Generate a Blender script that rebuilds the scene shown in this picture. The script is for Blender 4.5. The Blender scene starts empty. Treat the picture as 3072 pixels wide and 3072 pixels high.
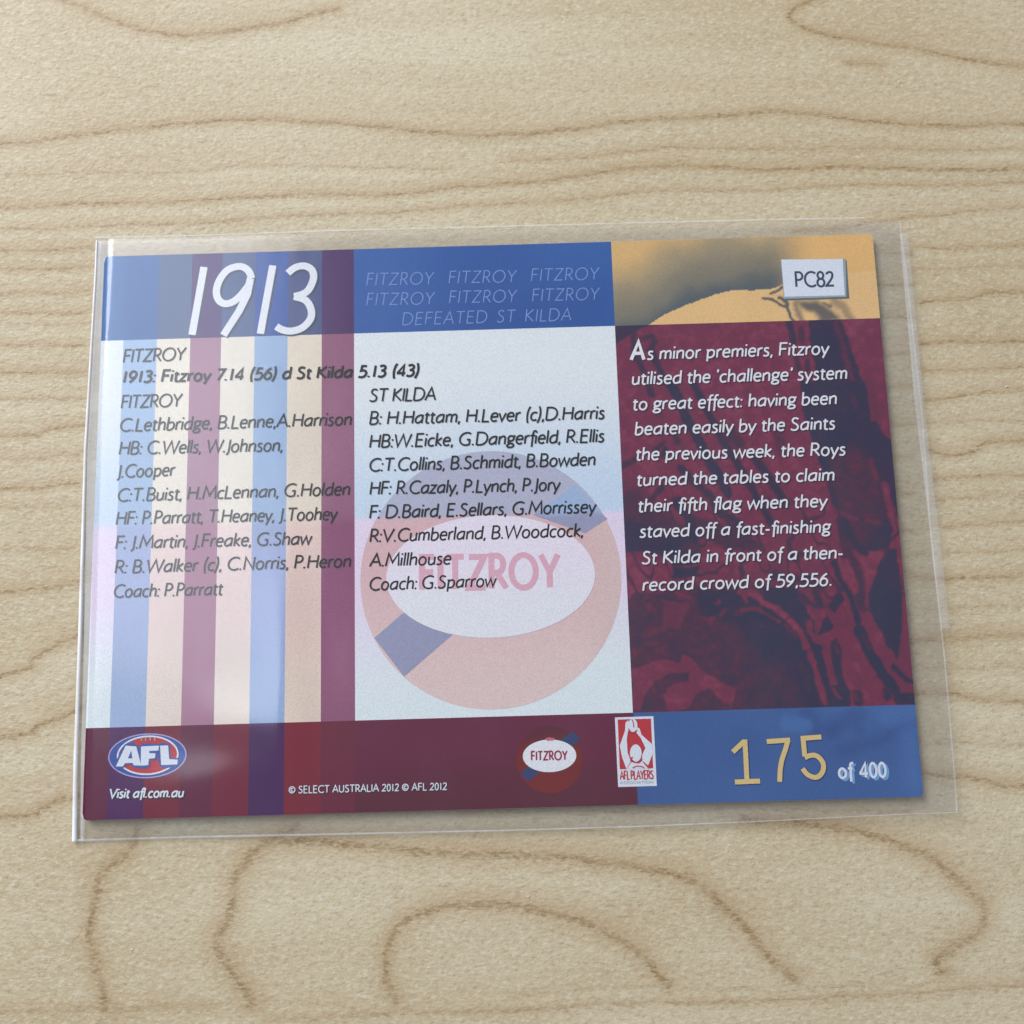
import bpy, bmesh, math, re
import numpy as np
from mathutils import Matrix, Vector

# ---------------------------------------------------------------- camera, world, light (1 unit = 1 cm)
sc = bpy.context.scene
sc.unit_settings.system = 'METRIC'
sc.unit_settings.scale_length = 0.01
col = sc.collection
CAM=[[0.999581,0.028837,0.002478,0.223586],[-0.027759,0.979416,-0.199934,-2.77397],[-0.008192,0.199782,0.979806,13.767035],[0.0,0.0,0.0,1.0]]
LENS=44.376
cd = bpy.data.cameras.new('camera'); cam = bpy.data.objects.new('camera', cd); col.objects.link(cam)
cam.matrix_world = Matrix(CAM)
cd.sensor_fit = 'HORIZONTAL'; cd.sensor_width = 36.0; cd.lens = LENS
cd.clip_start = 0.1; cd.clip_end = 2000
cd.dof.use_dof = True; cd.dof.focus_distance = abs(CAM[2][3]) * 1.005; cd.dof.aperture_fstop = 0.32
sc.camera = cam

world = bpy.data.worlds.new('World'); sc.world = world; world.use_nodes = True
wb = world.node_tree.nodes['Background']
wb.inputs['Color'].default_value = (0.93, 0.96, 1.06, 1); wb.inputs['Strength'].default_value = 0.28

def area(name, loc, target, sx, sy, power, color):
    ld = bpy.data.lights.new(name, 'AREA'); ld.shape = 'RECTANGLE'; ld.size = sx; ld.size_y = sy
    ld.energy = power; ld.color = color
    o = bpy.data.objects.new(name, ld); col.objects.link(o); o.location = loc
    o.rotation_euler = (Vector(target) - Vector(loc)).to_track_quat('-Z', 'Y').to_euler()
    return o
area('window_light', (-47, 53, 40), (0, 0, 0), 54, 54, 66000, (0.935, 0.955, 1.05))
g_ = area('window_glow', (-54, 46, 105), (-54, 46, 0), 62, 78, 32000, (0.88, 0.95, 1.05)); g_.rotation_euler = (0, 0, 0)

sc.view_settings.view_transform = 'Standard'; sc.view_settings.look = 'None'
sc.view_settings.exposure = 0.17; sc.view_settings.gamma = 1.0
sc.render.engine = 'CYCLES'
sc.cycles.max_bounces = 8; sc.cycles.transparent_max_bounces = 24; sc.cycles.use_denoising = True; sc.cycles.denoiser = 'OPENIMAGEDENOISE'; sc.cycles.denoising_prefilter = 'ACCURATE'
sc.cycles.caustics_reflective = False; sc.cycles.caustics_refractive = False

# ---------------------------------------------------------------- traced data (card frame, cm; origin at the card's centre)
ZC = 0.08
W, H = 8.89, 6.35
LEFT=[('FITZROY',-4.1857,1.8831,-3.4559,1.8904,0.1486),('FITZROY',-4.1919,1.3424,-3.4868,1.3448,0.1463),('C.Lethbridge, B.Lenne,A.Harrison',-4.1914,1.0723,-1.5797,1.0697,0.1453),('HB: C.Wells, W.Johnson,',-4.1962,0.8061,-2.3562,0.7907,0.1441),('J.Cooper',-4.2164,0.5389,-3.5453,0.5439,0.143),('C:T.Buist, H.McLennan, G.Holden',-4.1896,0.267,-1.6006,0.2665,0.142),('HF: P.Parratt, T.Heaney, J.Toohey',-4.2029,0.0054,-1.7336,-0.0111,0.1409),('F: J.Martin, J.Freake, G.Shaw',-4.1985,-0.2676,-2.0164,-0.2792,0.1398),('R: B.Walker (c), C.Norris, P.Heron',-4.1958,-0.5395,-1.5921,-0.5427,0.1387),('Coach: P.Parratt',-4.1948,-0.8076,-2.987,-0.8117,0.1376)]
BOLD=[('1913: Fitzroy 7.14 (56) d St Kilda 5.13 (43)',-4.1777,1.644,-0.8105,1.6226,0.1338)]
MID=[('ST KILDA',-1.3874,1.336,-0.6305,1.3314,0.1462),('B: H.Hattam, H.Lever (c),D.Harris',-1.3888,1.0694,1.2668,1.0565,0.1451),('HB:W.Eicke, G.Dangerfield, R.Ellis',-1.3902,0.8012,1.252,0.7886,0.144),('C:T.Collins, B.Schmidt, B.Bowden',-1.3881,0.5279,1.1368,0.524,0.143),('HF: R.Cazaly, P.Lynch, P.Jory',-1.3895,0.2637,0.7427,0.2466,0.1418),('F: D.Baird, E.Sellars, G.Morrissey',-1.3943,-0.0071,1.1319,-0.0148,0.1407),('R:V.Cumberland, B.Woodcock,',-1.3922,-0.2725,0.9671,-0.2772,0.1397),('A.Millhouse',-1.4005,-0.546,-0.4895,-0.5466,0.1386),('Coach: G.Sparrow',-1.3933,-0.8092,0.0053,-0.8069,0.1376)]
HEAD=[('FITZROY',-1.4125,2.7258,-0.6265,2.7166,0.1459),('FITZROY',-0.4657,2.721,0.3251,2.7116,0.1459),('FITZROY',0.4807,2.72,1.2767,2.7142,0.1458),('FITZROY',-1.4136,2.4825,-0.6214,2.4731,0.1449),('FITZROY',-0.4646,2.4814,0.3219,2.4722,0.1449),('FITZROY',0.4874,2.4746,1.27,2.4692,0.1449),('DEFEATED ST KILDA',-1.0048,2.2339,0.9285,2.2305,0.1439)]
RIGHT=[('s minor premiers, Fitzroy',1.7619,1.7361,3.8463,1.7378,0.1458),('utilised the ‘challenge’ system',1.5827,1.4455,4.0179,1.4409,0.1447),('to great effect: having been',1.5773,1.1476,3.8771,1.1491,0.1435),('beaten easily by the Saints',1.585,0.8584,3.8392,0.8589,0.1423),('the previous week, the Roys',1.5839,0.5659,3.9316,0.5569,0.1411),('turned the tables to claim',1.5806,0.2752,3.7821,0.2705,0.1399),('their fifth flag when they',1.5812,-0.0218,3.6897,-0.0239,0.1387),('staved off a fast-finishing',1.578,-0.3076,3.709,-0.3126,0.1377),('St Kilda in front of a then-',1.5888,-0.6042,3.8108,-0.6056,0.1365),('record crowd of 59,556.',1.5849,-0.8999,3.6524,-0.9012,0.1353)]
BIGA=[('A',1.5683,1.7375,1.7512,1.7364,0.2127)]
VISIT=[('Visit afl.com.au',-4.1653,-2.949,-3.3704,-2.9596,0.0931)]
COPY=[('© SELECT AUSTRALIA 2012 © AFL 2012',-2.2621,-2.9539,-0.5793,-2.9625,0.0724)]
CODE=[('PC82',3.5077,2.5537,3.9622,2.5501,0.1773)]
OF400=[('of 400',3.5607,-2.9575,4.0783,-2.9593,0.1513)]
PLAYERS=[('AFL PLAYERS',1.2505,-2.9079,1.6076,-2.91,0.0863)]
ASSOC=[('ASSOCIATION',1.2485,-2.9531,1.6002,-2.956,0.0242)]
BADGE_TXT=[('FITZROY',0.3165,-2.6815,0.7082,-2.6855,0.0903)]
GHOST_TXT=[('FITZROY',-0.8481,-0.8178,0.7048,-0.8333,0.3618)]
YEAR=[[(-3.285,3.0082),(-3.4044,2.1882)],[(-2.7354,2.8484),(-2.7635,2.9348),(-2.8361,2.9942),(-2.9259,2.997),(-3.0238,2.9524),(-3.1024,2.8408),(-3.1359,2.7187),(-3.116,2.6142),(-3.0525,2.5558),(-2.9635,2.5624),(-2.8752,2.6257),(-2.7876,2.7363),(-2.7439,2.8107)],[(-2.748,2.8488),(-2.7776,2.6604),(-2.8726,2.4562),(-3.0456,2.1716)],[(-2.4899,3.0024),(-2.6235,2.1773)],[(-2.3151,2.9018),(-2.2349,2.9659),(-2.1274,2.9854),(-2.0375,2.9312),(-2.0192,2.8261),(-2.0723,2.6952),(-2.1435,2.6407),(-2.2415,2.6155)],[(-2.2415,2.6155),(-2.1074,2.5642),(-2.0445,2.4494),(-2.053,2.3372),(-2.1413,2.2371),(-2.2653,2.198),(-2.3719,2.2162),(-2.4433,2.2595)]]
NUM=[[(2.4638,-2.655),(2.5959,-2.543)],[(2.6005,-2.5286),(2.5945,-2.9603)],[(2.4662,-2.9675),(2.7331,-2.9642)],[(2.8318,-2.5558),(3.0806,-2.5465)],[(3.0576,-2.5458),(3.0231,-2.6443),(2.9788,-2.7512),(2.953,-2.8582),(2.94,-2.9787)],[(3.415,-2.5241),(3.2195,-2.5323),(3.2238,-2.722)],[(3.2228,-2.7355),(3.2794,-2.7145),(3.3434,-2.7163),(3.3948,-2.7628),(3.4156,-2.8262),(3.3936,-2.8974),(3.3401,-2.9406),(3.2811,-2.9345),(3.2288,-2.9017),(3.1917,-2.8469)]]
STRIPE_U=[-4.1875,-3.8038,-3.4237,-3.0712,-2.6904,-2.3125,-1.9232,-1.5545]
V_HEAD=2.1488
V_FOOT=-2.2119
V_MID=-0.0134
U_PIC=1.422
U_NUM=1.4312
GHOST=(-0.065,-0.7079,1.4283,-0.0645,-0.6895,1.1438,0.6778)
GHOST_SASH=[[(-1.3437,-1.3325),(-1.0112,-1.0548),(-0.4889,-1.3171),(-1.0259,-1.759)],[(0.4239,-0.0219),(0.9049,0.3117),(1.2395,-0.091),(0.9867,-0.2447),(0.7534,-0.0879)]]
BADGE=((0.5135,-2.68),0.351,(0.5148,-2.6404),0.2847,0.1701)
BADGE_SASH=[[(0.6399,-2.4768),(0.7645,-2.3954),(0.8381,-2.4574),(0.8317,-2.4921),(0.7486,-2.5496)],[(0.1996,-2.8118),(0.2873,-2.745),(0.401,-2.8174),(0.2724,-2.9045)]]
BADGE_LACE=[(0.4765,-2.4543),(0.5194,-2.4465),(0.5747,-2.457),(0.5587,-2.4825),(0.4928,-2.4827)]
PL_RECT=[(1.23,-2.9851),(1.639,-2.9846),(1.6394,-2.2547),(1.2268,-2.2571)]
PL_RED=[(1.2553,-2.8016),(1.609,-2.8015),(1.6117,-2.281),(1.2563,-2.2801)]
PL_WHITE=[[(1.3676,-2.2892),(1.3379,-2.3164),(1.3302,-2.3963),(1.2664,-2.5541),(1.2842,-2.6737),(1.3241,-2.7956),(1.3779,-2.7209),(1.3466,-2.6358),(1.3429,-2.4965),(1.3591,-2.4071),(1.3858,-2.3778)],[(1.4524,-2.3647),(1.4851,-2.3806),(1.5022,-2.446),(1.6085,-2.5487),(1.6149,-2.6433),(1.5571,-2.7704),(1.4991,-2.7194),(1.4889,-2.6794),(1.5379,-2.5865),(1.4924,-2.4807),(1.4495,-2.4246)],[(1.3238,-2.8015),(1.3825,-2.731),(1.4373,-2.7454),(1.4991,-2.7194),(1.5706,-2.8024)]]
PL_HEAD=[(1.4949,-2.6399),(1.4904,-2.668),(1.4803,-2.6932),(1.4655,-2.7129),(1.4475,-2.7253),(1.428,-2.7293),(1.4089,-2.7243),(1.3921,-2.7109),(1.3792,-2.6903),(1.3715,-2.6647),(1.3698,-2.6364),(1.3741,-2.6083),(1.3842,-2.5831),(1.399,-2.5633),(1.4171,-2.5508),(1.4366,-2.5469),(1.4558,-2.5519),(1.4726,-2.5654),(1.4855,-2.586),(1.4932,-2.6117)]
PL_BALL=[(1.4643,-2.348),(1.4608,-2.3696),(1.4527,-2.3889),(1.4408,-2.404),(1.4262,-2.4135),(1.4104,-2.4165),(1.3949,-2.4127),(1.3812,-2.4023),(1.3708,-2.3866),(1.3645,-2.3669),(1.363,-2.3452),(1.3665,-2.3236),(1.3746,-2.3043),(1.3865,-2.2891),(1.4011,-2.2795),(1.4169,-2.2765),(1.4324,-2.2804),(1.4461,-2.2908),(1.4566,-2.3066),(1.4629,-2.3263)]
PL_MARK=[[(1.3656,-2.3773),(1.3872,-2.4129),(1.4222,-2.4238),(1.4588,-2.3999)],[(1.4085,-2.2833),(1.4218,-2.3238),(1.4248,-2.3689)],[(1.3898,-2.7905),(1.4361,-2.772),(1.4862,-2.7784),(1.5156,-2.794)],[(1.3681,-2.7157),(1.4002,-2.677)],[(1.5037,-2.7294),(1.5608,-2.7982)],[(1.375,-2.6763),(1.3983,-2.7166),(1.4477,-2.7397),(1.484,-2.7189),(1.4929,-2.6796)]]
OVAL=((-3.7731,-2.5204),0.4123,0.2288,(-3.7694,-2.5151),0.321,0.1988)
AFL=[[(-4.1058,-2.6233),(-4.008,-2.4079),(-3.8941,-2.4192),(-3.8352,-2.6216),(-3.9155,-2.6167),(-3.9273,-2.5909),(-4.0074,-2.5914),(-4.0311,-2.6254)],[(-3.8431,-2.4207),(-3.6504,-2.4179),(-3.6573,-2.4694),(-3.7541,-2.4705),(-3.7534,-2.4938),(-3.6869,-2.4984),(-3.6894,-2.5472),(-3.7545,-2.5519),(-3.7607,-2.6199),(-3.8407,-2.6215)],[(-3.6394,-2.4182),(-3.5535,-2.4179),(-3.5386,-2.5622),(-3.4472,-2.5702),(-3.4515,-2.6199),(-3.6226,-2.6221)]]
AFL_HOLE=[(-3.9787,-2.5418),(-3.9465,-2.4613),(-3.9327,-2.5431)]
AFL_LACE=[[(-3.8444,-2.3253),(-3.8411,-2.3608)],[(-3.8,-2.3265),(-3.7967,-2.362)],[(-3.75,-2.3279),(-3.7468,-2.3634)],[(-3.7001,-2.3293),(-3.6968,-2.3648)]]
TAG_DARK=[(3.3709,2.3949),(4.1127,2.3949),(4.1186,2.8588),(3.9027,2.8655),(3.4116,2.6616)]
TAG_FACE=[(3.374,2.4376),(4.0645,2.4339),(4.0744,2.8771),(3.3683,2.8906)]
TAG_MID=[(3.3664,2.4138),(4.0828,2.4156),(4.1072,2.8782),(3.3645,2.8929)]
DOME=[(1.4177,1.8916),(1.5908,2.0305),(1.8227,2.1526),(1.9249,2.2273),(2.0461,2.2858),(2.1977,2.354),(2.3489,2.4119),(2.5503,2.4787),(2.7507,2.5248),(2.9001,2.5411),(3.0484,2.5418),(3.0458,2.5209),(3.185,2.5323),(3.3154,2.5597),(3.4086,2.6197),(3.6914,2.695),(4.3864,2.7154)]
SHAPES=[('s','g',0.05,0.0096,0.01725,[(3.1283,2.4243),(3.2355,2.4053),(3.3008,2.3512),(3.3871,2.3173),(3.4379,2.2014),(3.4587,2.1489)]),('s','g',0.1,0.0096,0.01725,[(3.2212,2.4841),(3.3026,2.5182),(3.3746,2.5578)]),('s','g',0.1,0.0115,0.02395,[(3.3165,2.4341),(3.3915,2.3796),(3.3977,2.3274)]),('p','g',0.12,0.0575,0,[(3.5006,2.3867),(3.7662,2.3785),(3.859,2.3027),(3.9605,2.2164),(4.007,2.1217),(3.7668,2.1291),(3.6962,2.235),(3.5626,2.2911)]),('s','g',0.3,0.0383,0.02875,[(3.4877,2.3454),(3.5511,2.1357)]),('s','g',0.45,0.0479,0.05275,[(3.9425,2.3626),(4.0358,2.2972),(4.1116,2.1392)]),('s','g',0.2,0.0192,0.01915,[(3.8237,2.3559),(3.8983,2.3015)]),('p','m',0.45,0.115,0,[(1.4035,-0.845),(3.1268,-0.8949),(3.0275,-2.2994),(1.3392,-2.2519)]),('p','m',0.45,0.1438,0,[(1.3674,0.3185),(1.5733,0.2142),(1.8285,-0.0376),(2.1061,-0.1915),(2.2802,-0.4689),(1.3336,-0.4412)]),('p','m',0.12,0.0134,0,[(1.4018,2.2019),(1.8623,2.1566),(1.682,2.0897),(1.5805,2.0205),(1.3896,1.9233)]),('s','m',0.2,0.0192,0.02875,[(1.6398,2.029),(1.6242,1.9059),(1.6648,1.7302),(1.736,1.5851)]),('s','m',0.35,0.0288,0.02875,[(1.7359,1.9848),(1.8359,2.023),(1.8715,1.9498),(1.8298,1.8996)]),('s','m',0.2,0.0192,0.03595,[(1.8174,1.8486),(1.9293,1.5486),(2.0532,1.3114)]),('s','m',0.2,0.024,0.03355,[(1.7599,1.4764),(1.801,1.323)]),('s','m',0.1,0.0153,0.05275,[(2.0312,1.4478),(2.09,1.2738),(2.1742,1.0396),(2.2856,0.7862),(2.4137,0.5044),(2.5186,0.3335),(2.5848,0.1647)]),('s','m',0.14,0.0192,0.04075,[(2.2743,1.4404),(2.42,1.1026),(2.5475,0.8082),(2.6853,0.5457),(2.8056,0.325),(2.939,0.0271),(3.0386,-0.1898)]),('s','m',0.5,0.0479,0.0719,[(2.6475,0.8651),(2.7351,0.7229)]),('s','m',0.2,0.024,0.04315,[(2.8984,0.5691),(3.0308,0.3676),(3.1396,0.1678),(3.2151,0.019)]),('s','m',0.3,0.0192,0.02395,[(1.807,0.6711),(1.8982,0.7579)]),('s','m',0.25,0.0192,0.02875,[(1.4228,0.4844),(1.5815,0.5885)]),('s','m',0.25,0.0192,0.02875,[(1.7505,0.1208),(1.8631,0.2645)]),('s','m',0.4,0.0288,0.02875,[(2.0207,0.8839),(2.0624,0.763)]),('s','m',0.25,0.0192,0.02875,[(1.9235,0.6875),(1.9006,0.6187)]),('s','m',0.2,0.0211,0.03835,[(2.0752,0.465),(2.2287,0.293),(2.3647,0.1614),(2.4948,-0.0572),(2.6967,-0.1797)]),('s','m',0.12,0.0192,0.05275,[(2.0252,0.0736),(2.1394,-0.1051),(2.1834,-0.3388)]),('p','m',0.08,0.0134,0,[(1.4153,-0.1033),(1.6128,-0.1576),(2.0048,-0.3046),(2.2029,-0.3298),(2.0764,-0.3839),(2.0238,-0.4787),(1.4086,-0.4607)]),('p','m',0.35,0.0575,0,[(2.206,-0.1071),(2.7677,-0.2593),(2.9423,-0.4882),(2.564,-0.4771),(2.2876,-0.3419)]),('p','m',0.06,0.0192,0,[(3.6409,2.1537),(3.989,2.143),(4.0541,1.9138),(4.1363,1.6038),(4.2039,1.2464),(3.681,1.2622),(3.6691,1.618),(3.626,1.8241)]),('s','m',0.12,0.0153,0.03835,[(3.4047,2.1506),(3.4211,2.0363),(3.4359,1.9019)]),('s','m',0.3,0.0192,0.02875,[(3.4526,1.7269),(3.4707,1.5731)]),('s','m',0.3,0.0192,0.02875,[(3.5748,1.6618),(3.568,1.5701)]),('s','m',0.4,0.0288,0.03355,[(3.5352,2.0535),(3.5344,1.9091)]),('s','m',0.5,0.0211,0.0307,[(3.9408,2.0927),(4.0026,1.7613),(4.0655,1.4532)]),('p','m',0.1,0.0134,0,[(3.4897,1.434),(4.2178,1.4119),(4.2368,0.9475),(4.3035,0.9355),(4.3571,0.774),(4.4585,0.7211),(4.4732,0.1284),(4.4766,-0.2611),(4.4085,-0.1718),(4.3013,-0.5278),(3.7821,-0.5127),(3.8225,-0.1255),(3.7374,0.0036),(3.6898,0.2496),(3.6145,0.518),(3.5491,0.7982),(3.4846,1.1006)]),('p','m',0.45,0.1055,0,[(3.7852,0.612),(4.0747,0.6232),(4.2763,0.2814),(4.2997,-0.1104),(4.0181,-0.5196),(3.7845,-0.482),(3.8209,-0.1448),(3.785,0.0022),(3.7356,0.3466)]),('s','m',0.8,0.0192,0.04795,[(4.2671,1.4206),(4.2893,0.996)]),('s','m',0.9,0.0096,0.01915,[(4.4148,0.7722),(4.4594,0.731)]),('s','m',0.6,0.0383,0.02875,[(4.1991,0.5006),(4.2243,0.2338)]),('s','m',0.9,0.0192,0.04315,[(4.3267,0.2013),(4.3757,-0.1126),(4.4602,-0.5498)]),('s','m',0.5,0.0288,0.02875,[(4.059,1.2547),(4.087,1.1227)]),('s','m',0.7,0.0192,0.02875,[(3.7693,-0.0753),(3.9531,-0.1584),(4.2328,-0.2248)]),('s','m',0.12,0.0211,0.04315,[(3.836,-0.1938),(3.9152,-0.3895),(4.0183,-0.5177)]),('s','m',0.5,0.0479,0.0623,[(3.1957,0.8487),(3.2284,0.6287)]),('p','m',0.12,0.0134,0,[(2.1994,-0.6105),(1.9235,-0.6407),(1.8953,-0.4576),(2.217,-0.467)]),('p','m',0.1,0.0134,0,[(1.9324,-0.6505),(2.2349,-0.6498),(2.2001,-0.7634),(1.9164,-0.7742)]),('p','m',0.95,0.0134,0,[(1.4166,-0.5589),(1.5584,-0.563),(1.9164,-0.7742),(1.89,-0.9161),(1.7767,-0.9223),(1.4941,-0.9237),(1.4154,-0.9972)]),('s','m',0.8,0.0192,0.04315,[(2.2394,-0.7359),(2.3582,-0.6438),(2.4909,-0.6381)]),('s','m',0.75,0.0192,0.02875,[(2.5492,-0.764),(2.5941,-0.6507)]),('s','m',0.7,0.0192,0.02395,[(2.6683,-0.6719),(2.7997,-0.5417)]),('p','m',0.75,0.0288,0,[(1.8015,-0.9894),(1.9612,-0.994),(2.1072,-1.0739),(2.0259,-1.1848),(1.9798,-1.3432),(1.7943,-1.3098),(1.8031,-1.1407)]),('s','m',0.8,0.0192,0.02395,[(1.9642,-0.9373),(2.1114,-0.9984)]),('s','m',0.7,0.0288,0.02395,[(1.6324,-0.9845),(1.6559,-1.0798)]),('s','m',0.15,0.0192,0.0144,[(1.8119,-0.9708),(2.0154,-1.0335)]),('s','m',0.65,0.0383,0.02875,[(1.5934,-1.3977),(1.7368,-1.3363)]),('s','m',0.65,0.0383,0.02875,[(1.5995,-1.4634),(1.6923,-1.4754)]),('s','m',0.8,0.0192,0.02395,[(1.4654,-1.5342),(1.4818,-1.5812)]),('p','m',0.04,0.0383,0,[(2.1914,-0.9154),(2.6231,-0.9373),(3.1048,-1.2064),(3.0718,-1.673),(2.6914,-1.3355),(2.4169,-1.2337),(2.2319,-1.1907),(2.1723,-1.0853)]),('p','m',0.04,0.1534,0,[(2.601,-1.286),(3.1617,-1.3021),(3.0922,-2.272),(2.9572,-2.2225),(2.8035,-1.7581)]),('s','m',0.95,0.0153,0.04075,[(2.6425,-0.9284),(2.7634,-0.9509),(2.9435,-1.0697),(3.1503,-1.1983)]),('s','m',0.8,0.0192,0.02875,[(2.6877,-0.9582),(2.7097,-1.0535)]),('s','m',0.75,0.0173,0.0249,[(2.6082,-1.1733),(2.761,-1.1305),(2.8909,-1.1531),(3.0515,-1.2707)]),('s','m',0.8,0.0173,0.01915,[(2.38,-1.0676),(2.4195,-1.0357)]),('s','m',0.7,0.0192,0.02875,[(2.4192,-1.1961),(2.47,-1.1316)]),('s','m',0.8,0.0192,0.02635,[(2.3222,-1.2498),(2.3426,-1.2221)]),('s','m',0.8,0.0134,0.01725,[(2.8695,-1.3312),(2.9181,-1.3045)]),('s','m',0.6,0.0288,0.02395,[(2.1869,-1.321),(2.2062,-1.3122)]),('p','m',0.95,0.0115,0,[(1.427,-1.7561),(1.7207,-1.6531),(1.9517,-1.6876),(1.994,-1.5958),(2.0845,-1.6449),(2.1613,-1.7677),(2.3588,-1.8842),(2.547,-1.9909),(2.4714,-2.1631),(2.4079,-2.143),(2.2422,-1.9731),(2.1475,-2.0072),(2.0175,-2.1778),(1.8397,-2.2185),(1.777,-2.1802),(1.7652,-2.0515),(1.8163,-1.961),(1.9304,-1.909),(2.0334,-1.8934),(2.0478,-1.8015),(1.8621,-1.7962),(1.6811,-1.8835),(1.564,-1.9999),(1.4992,-2.1906),(1.4245,-2.2068)]),('s','m',0.6,0.0383,0.02395,[(2.6434,-2.0763),(2.7506,-2.1344)]),('p','m',0.04,0.0134,0,[(2.9064,-0.9075),(3.254,-0.9176),(3.3426,-1.119),(3.3975,-1.2619),(3.3497,-1.4012),(3.4237,-1.5342),(3.4968,-1.5549),(3.5431,-1.9178),(3.5288,-2.2203),(2.8184,-2.2095)]),('s','m',0.3,0.0575,0.04795,[(3.0471,-0.7784),(3.326,-0.8341),(3.509,-0.906)]),('p','m',0.3,0.1917,0,[(2.7064,-1.6626),(3.1179,-1.7671),(3.2424,-2.2214),(2.6709,-2.2053)]),('s','m',0.95,0.0115,0.03835,[(2.8961,-1.0589),(3.0228,-1.1286),(3.1111,-1.2066),(3.1986,-1.2937),(3.283,-1.418),(3.3332,-1.5595)]),('s','m',0.7,0.0173,0.02155,[(2.8885,-1.1719),(3.0497,-1.2801)]),('s','m',0.5,0.0192,0.02875,[(3.1312,-1.32),(3.2344,-1.4447)]),('s','m',0.92,0.0115,0.0374,[(3.3609,-1.6255),(3.3976,-1.7565),(3.4306,-1.933),(3.4869,-2.1643)]),('s','m',0.85,0.0115,0.02635,[(3.5068,-1.5458),(3.5668,-1.7335),(3.6264,-1.9201)]),('s','m',0.3,0.0288,0.01915,[(3.2512,-1.7245),(3.3059,-1.8649),(3.322,-2.022)]),('s','m',0.8,0.0192,0.03355,[(3.3114,-1.033),(3.4355,-1.1311),(3.4831,-1.2455),(3.4609,-1.4138)]),('s','m',0.75,0.0192,0.02875,[(3.3674,-1.2892),(3.377,-1.4114)]),('s','m',0.15,0.0096,0.0115,[(3.3329,-0.9958),(3.4557,-1.1128)]),('s','m',0.25,0.0192,0.03355,[(3.4671,-0.9617),(3.5118,-1.1144)]),('s','m',0.2,0.0115,0.01245,[(3.4242,-1.2814),(3.4336,-1.4036)]),('s','m',0.1,0.0115,0.03165,[(3.6982,-0.6541),(3.7506,-0.8274),(3.855,-1.0487),(3.9083,-1.3141)]),('p','m',0.12,0.0134,0,[(3.607,-1.0983),(3.6489,-1.0428),(3.74,-0.9601),(3.7801,-1.0465),(3.7257,-1.1395),(3.6737,-1.2039),(3.6385,-1.1747)]),('p','m',0.08,0.0096,0,[(3.4692,-1.428),(3.5154,-1.3122),(3.5694,-1.2198),(3.6439,-1.3441),(3.5921,-1.4082)]),('p','m',0.08,0.0115,0,[(3.5935,-1.511),(3.6522,-1.4753),(3.7055,-1.626),(3.6912,-1.922),(3.7632,-2.062),(3.7498,-2.2266),(3.5195,-2.2201),(3.5082,-2.0089),(3.6313,-1.9756),(3.5946,-1.7343)]),('s','m',0.5,0.0192,0.02395,[(3.6371,-1.5496),(3.6591,-1.6247)]),('s','m',0.85,0.0115,0.02205,[(3.5807,-2.0293),(3.6473,-2.123)]),('s','m',0.1,0.0134,0.0575,[(3.9106,-1.3986),(4.0114,-1.644),(4.1307,-1.8791),(4.2364,-2.0479)]),('s','m',0.5,0.0134,0.0144,[(3.944,-1.4463),(4.0145,-1.6069)]),('s','m',0.12,0.0115,0.02635,[(4.2398,-1.799),(4.3579,-1.9317),(4.4646,-1.9807)]),('s','m',0.1,0.0134,0.0671,[(4.2836,-2.141),(4.4487,-2.1548)]),('s','m',0.2,0.0173,0.03835,[(4.1425,-2.0636),(4.1562,-2.119)]),('s','m',0.2,0.0134,0.05275,[(3.8348,-2.0916),(3.8395,-2.1467)]),('s','m',0.55,0.0192,0.02395,[(3.8056,-2.1091),(3.8226,-2.1279)]),('p','m',0.08,0.0134,0,[(4.0582,-0.9788),(4.1841,-0.716),(4.2966,-0.5085),(4.391,-0.5112),(4.4128,-1.008),(4.3745,-1.3838),(4.2981,-1.7172),(4.1874,-1.5466),(4.1197,-1.3577),(4.05,-1.1865)]),('s','m',0.35,0.0288,0.03355,[(3.9433,-0.6612),(3.98,-0.9006),(3.9612,-1.1274)]),('s','m',0.3,0.0249,0.03355,[(3.8606,-0.515),(3.9244,-0.6607)]),('s','m',0.4,0.0249,0.02875,[(3.804,-0.5133),(3.8167,-0.5905)]),('s','b',0.25,0.0863,0.0863,[(3.2928,-2.2889),(3.3568,-2.4182)]),('s','b',0.25,0.0863,0.09105,[(3.5391,-2.4415),(3.8173,-2.3037)]),('s','b',0.3,0.0863,0.0719,[(3.6488,-2.6798),(4.0247,-2.5729),(4.3617,-2.4009)]),('s','b',0.8,0.0575,0.0767,[(3.0653,-2.3736),(3.2571,-2.3972)]),('s','b',0.8,0.115,0.10545,[(4.1393,-2.3127),(4.4184,-2.2841)]),('s','b',0.3,0.0575,0.0575,[(3.7977,-2.4305),(3.8314,-2.4678)]),('s','b',0.75,0.1438,0.09585,[(4.3494,-2.5367),(4.3543,-2.9866)])]
SLEEVE_L=[(-4.5531,3.3908),(-4.5525,2.9716),(-4.5877,0.8693),(-4.5633,-1.1896),(-4.5548,-2.613),(-4.5347,-3.3837)]
SLEEVE_B=[(-4.5347,-3.3837),(-3.3344,-3.3804),(-1.788,-3.3921),(-0.0324,-3.4027),(1.3713,-3.4003),(2.7756,-3.3808),(3.8298,-3.3552),(4.7883,-3.344)]
SLEEVE_T=[(-4.5531,3.3908),(-3.3403,3.3776),(-1.7916,3.3868),(-0.0505,3.3734),(1.6892,3.3642),(3.2341,3.3528),(4.349,3.3384),(4.7763,3.3249)]
SLEEVE_R=[(4.7763,3.3249),(4.7971,2.6156),(4.822,0.9891),(4.7895,-0.3486),(4.8125,-1.7459),(4.7975,-3.0353),(4.7883,-3.344)]
SLEEVE_R2=[(4.8088,3.1712),(4.7975,1.1686),(4.8285,-0.2077),(4.8461,-1.3976)]
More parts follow.
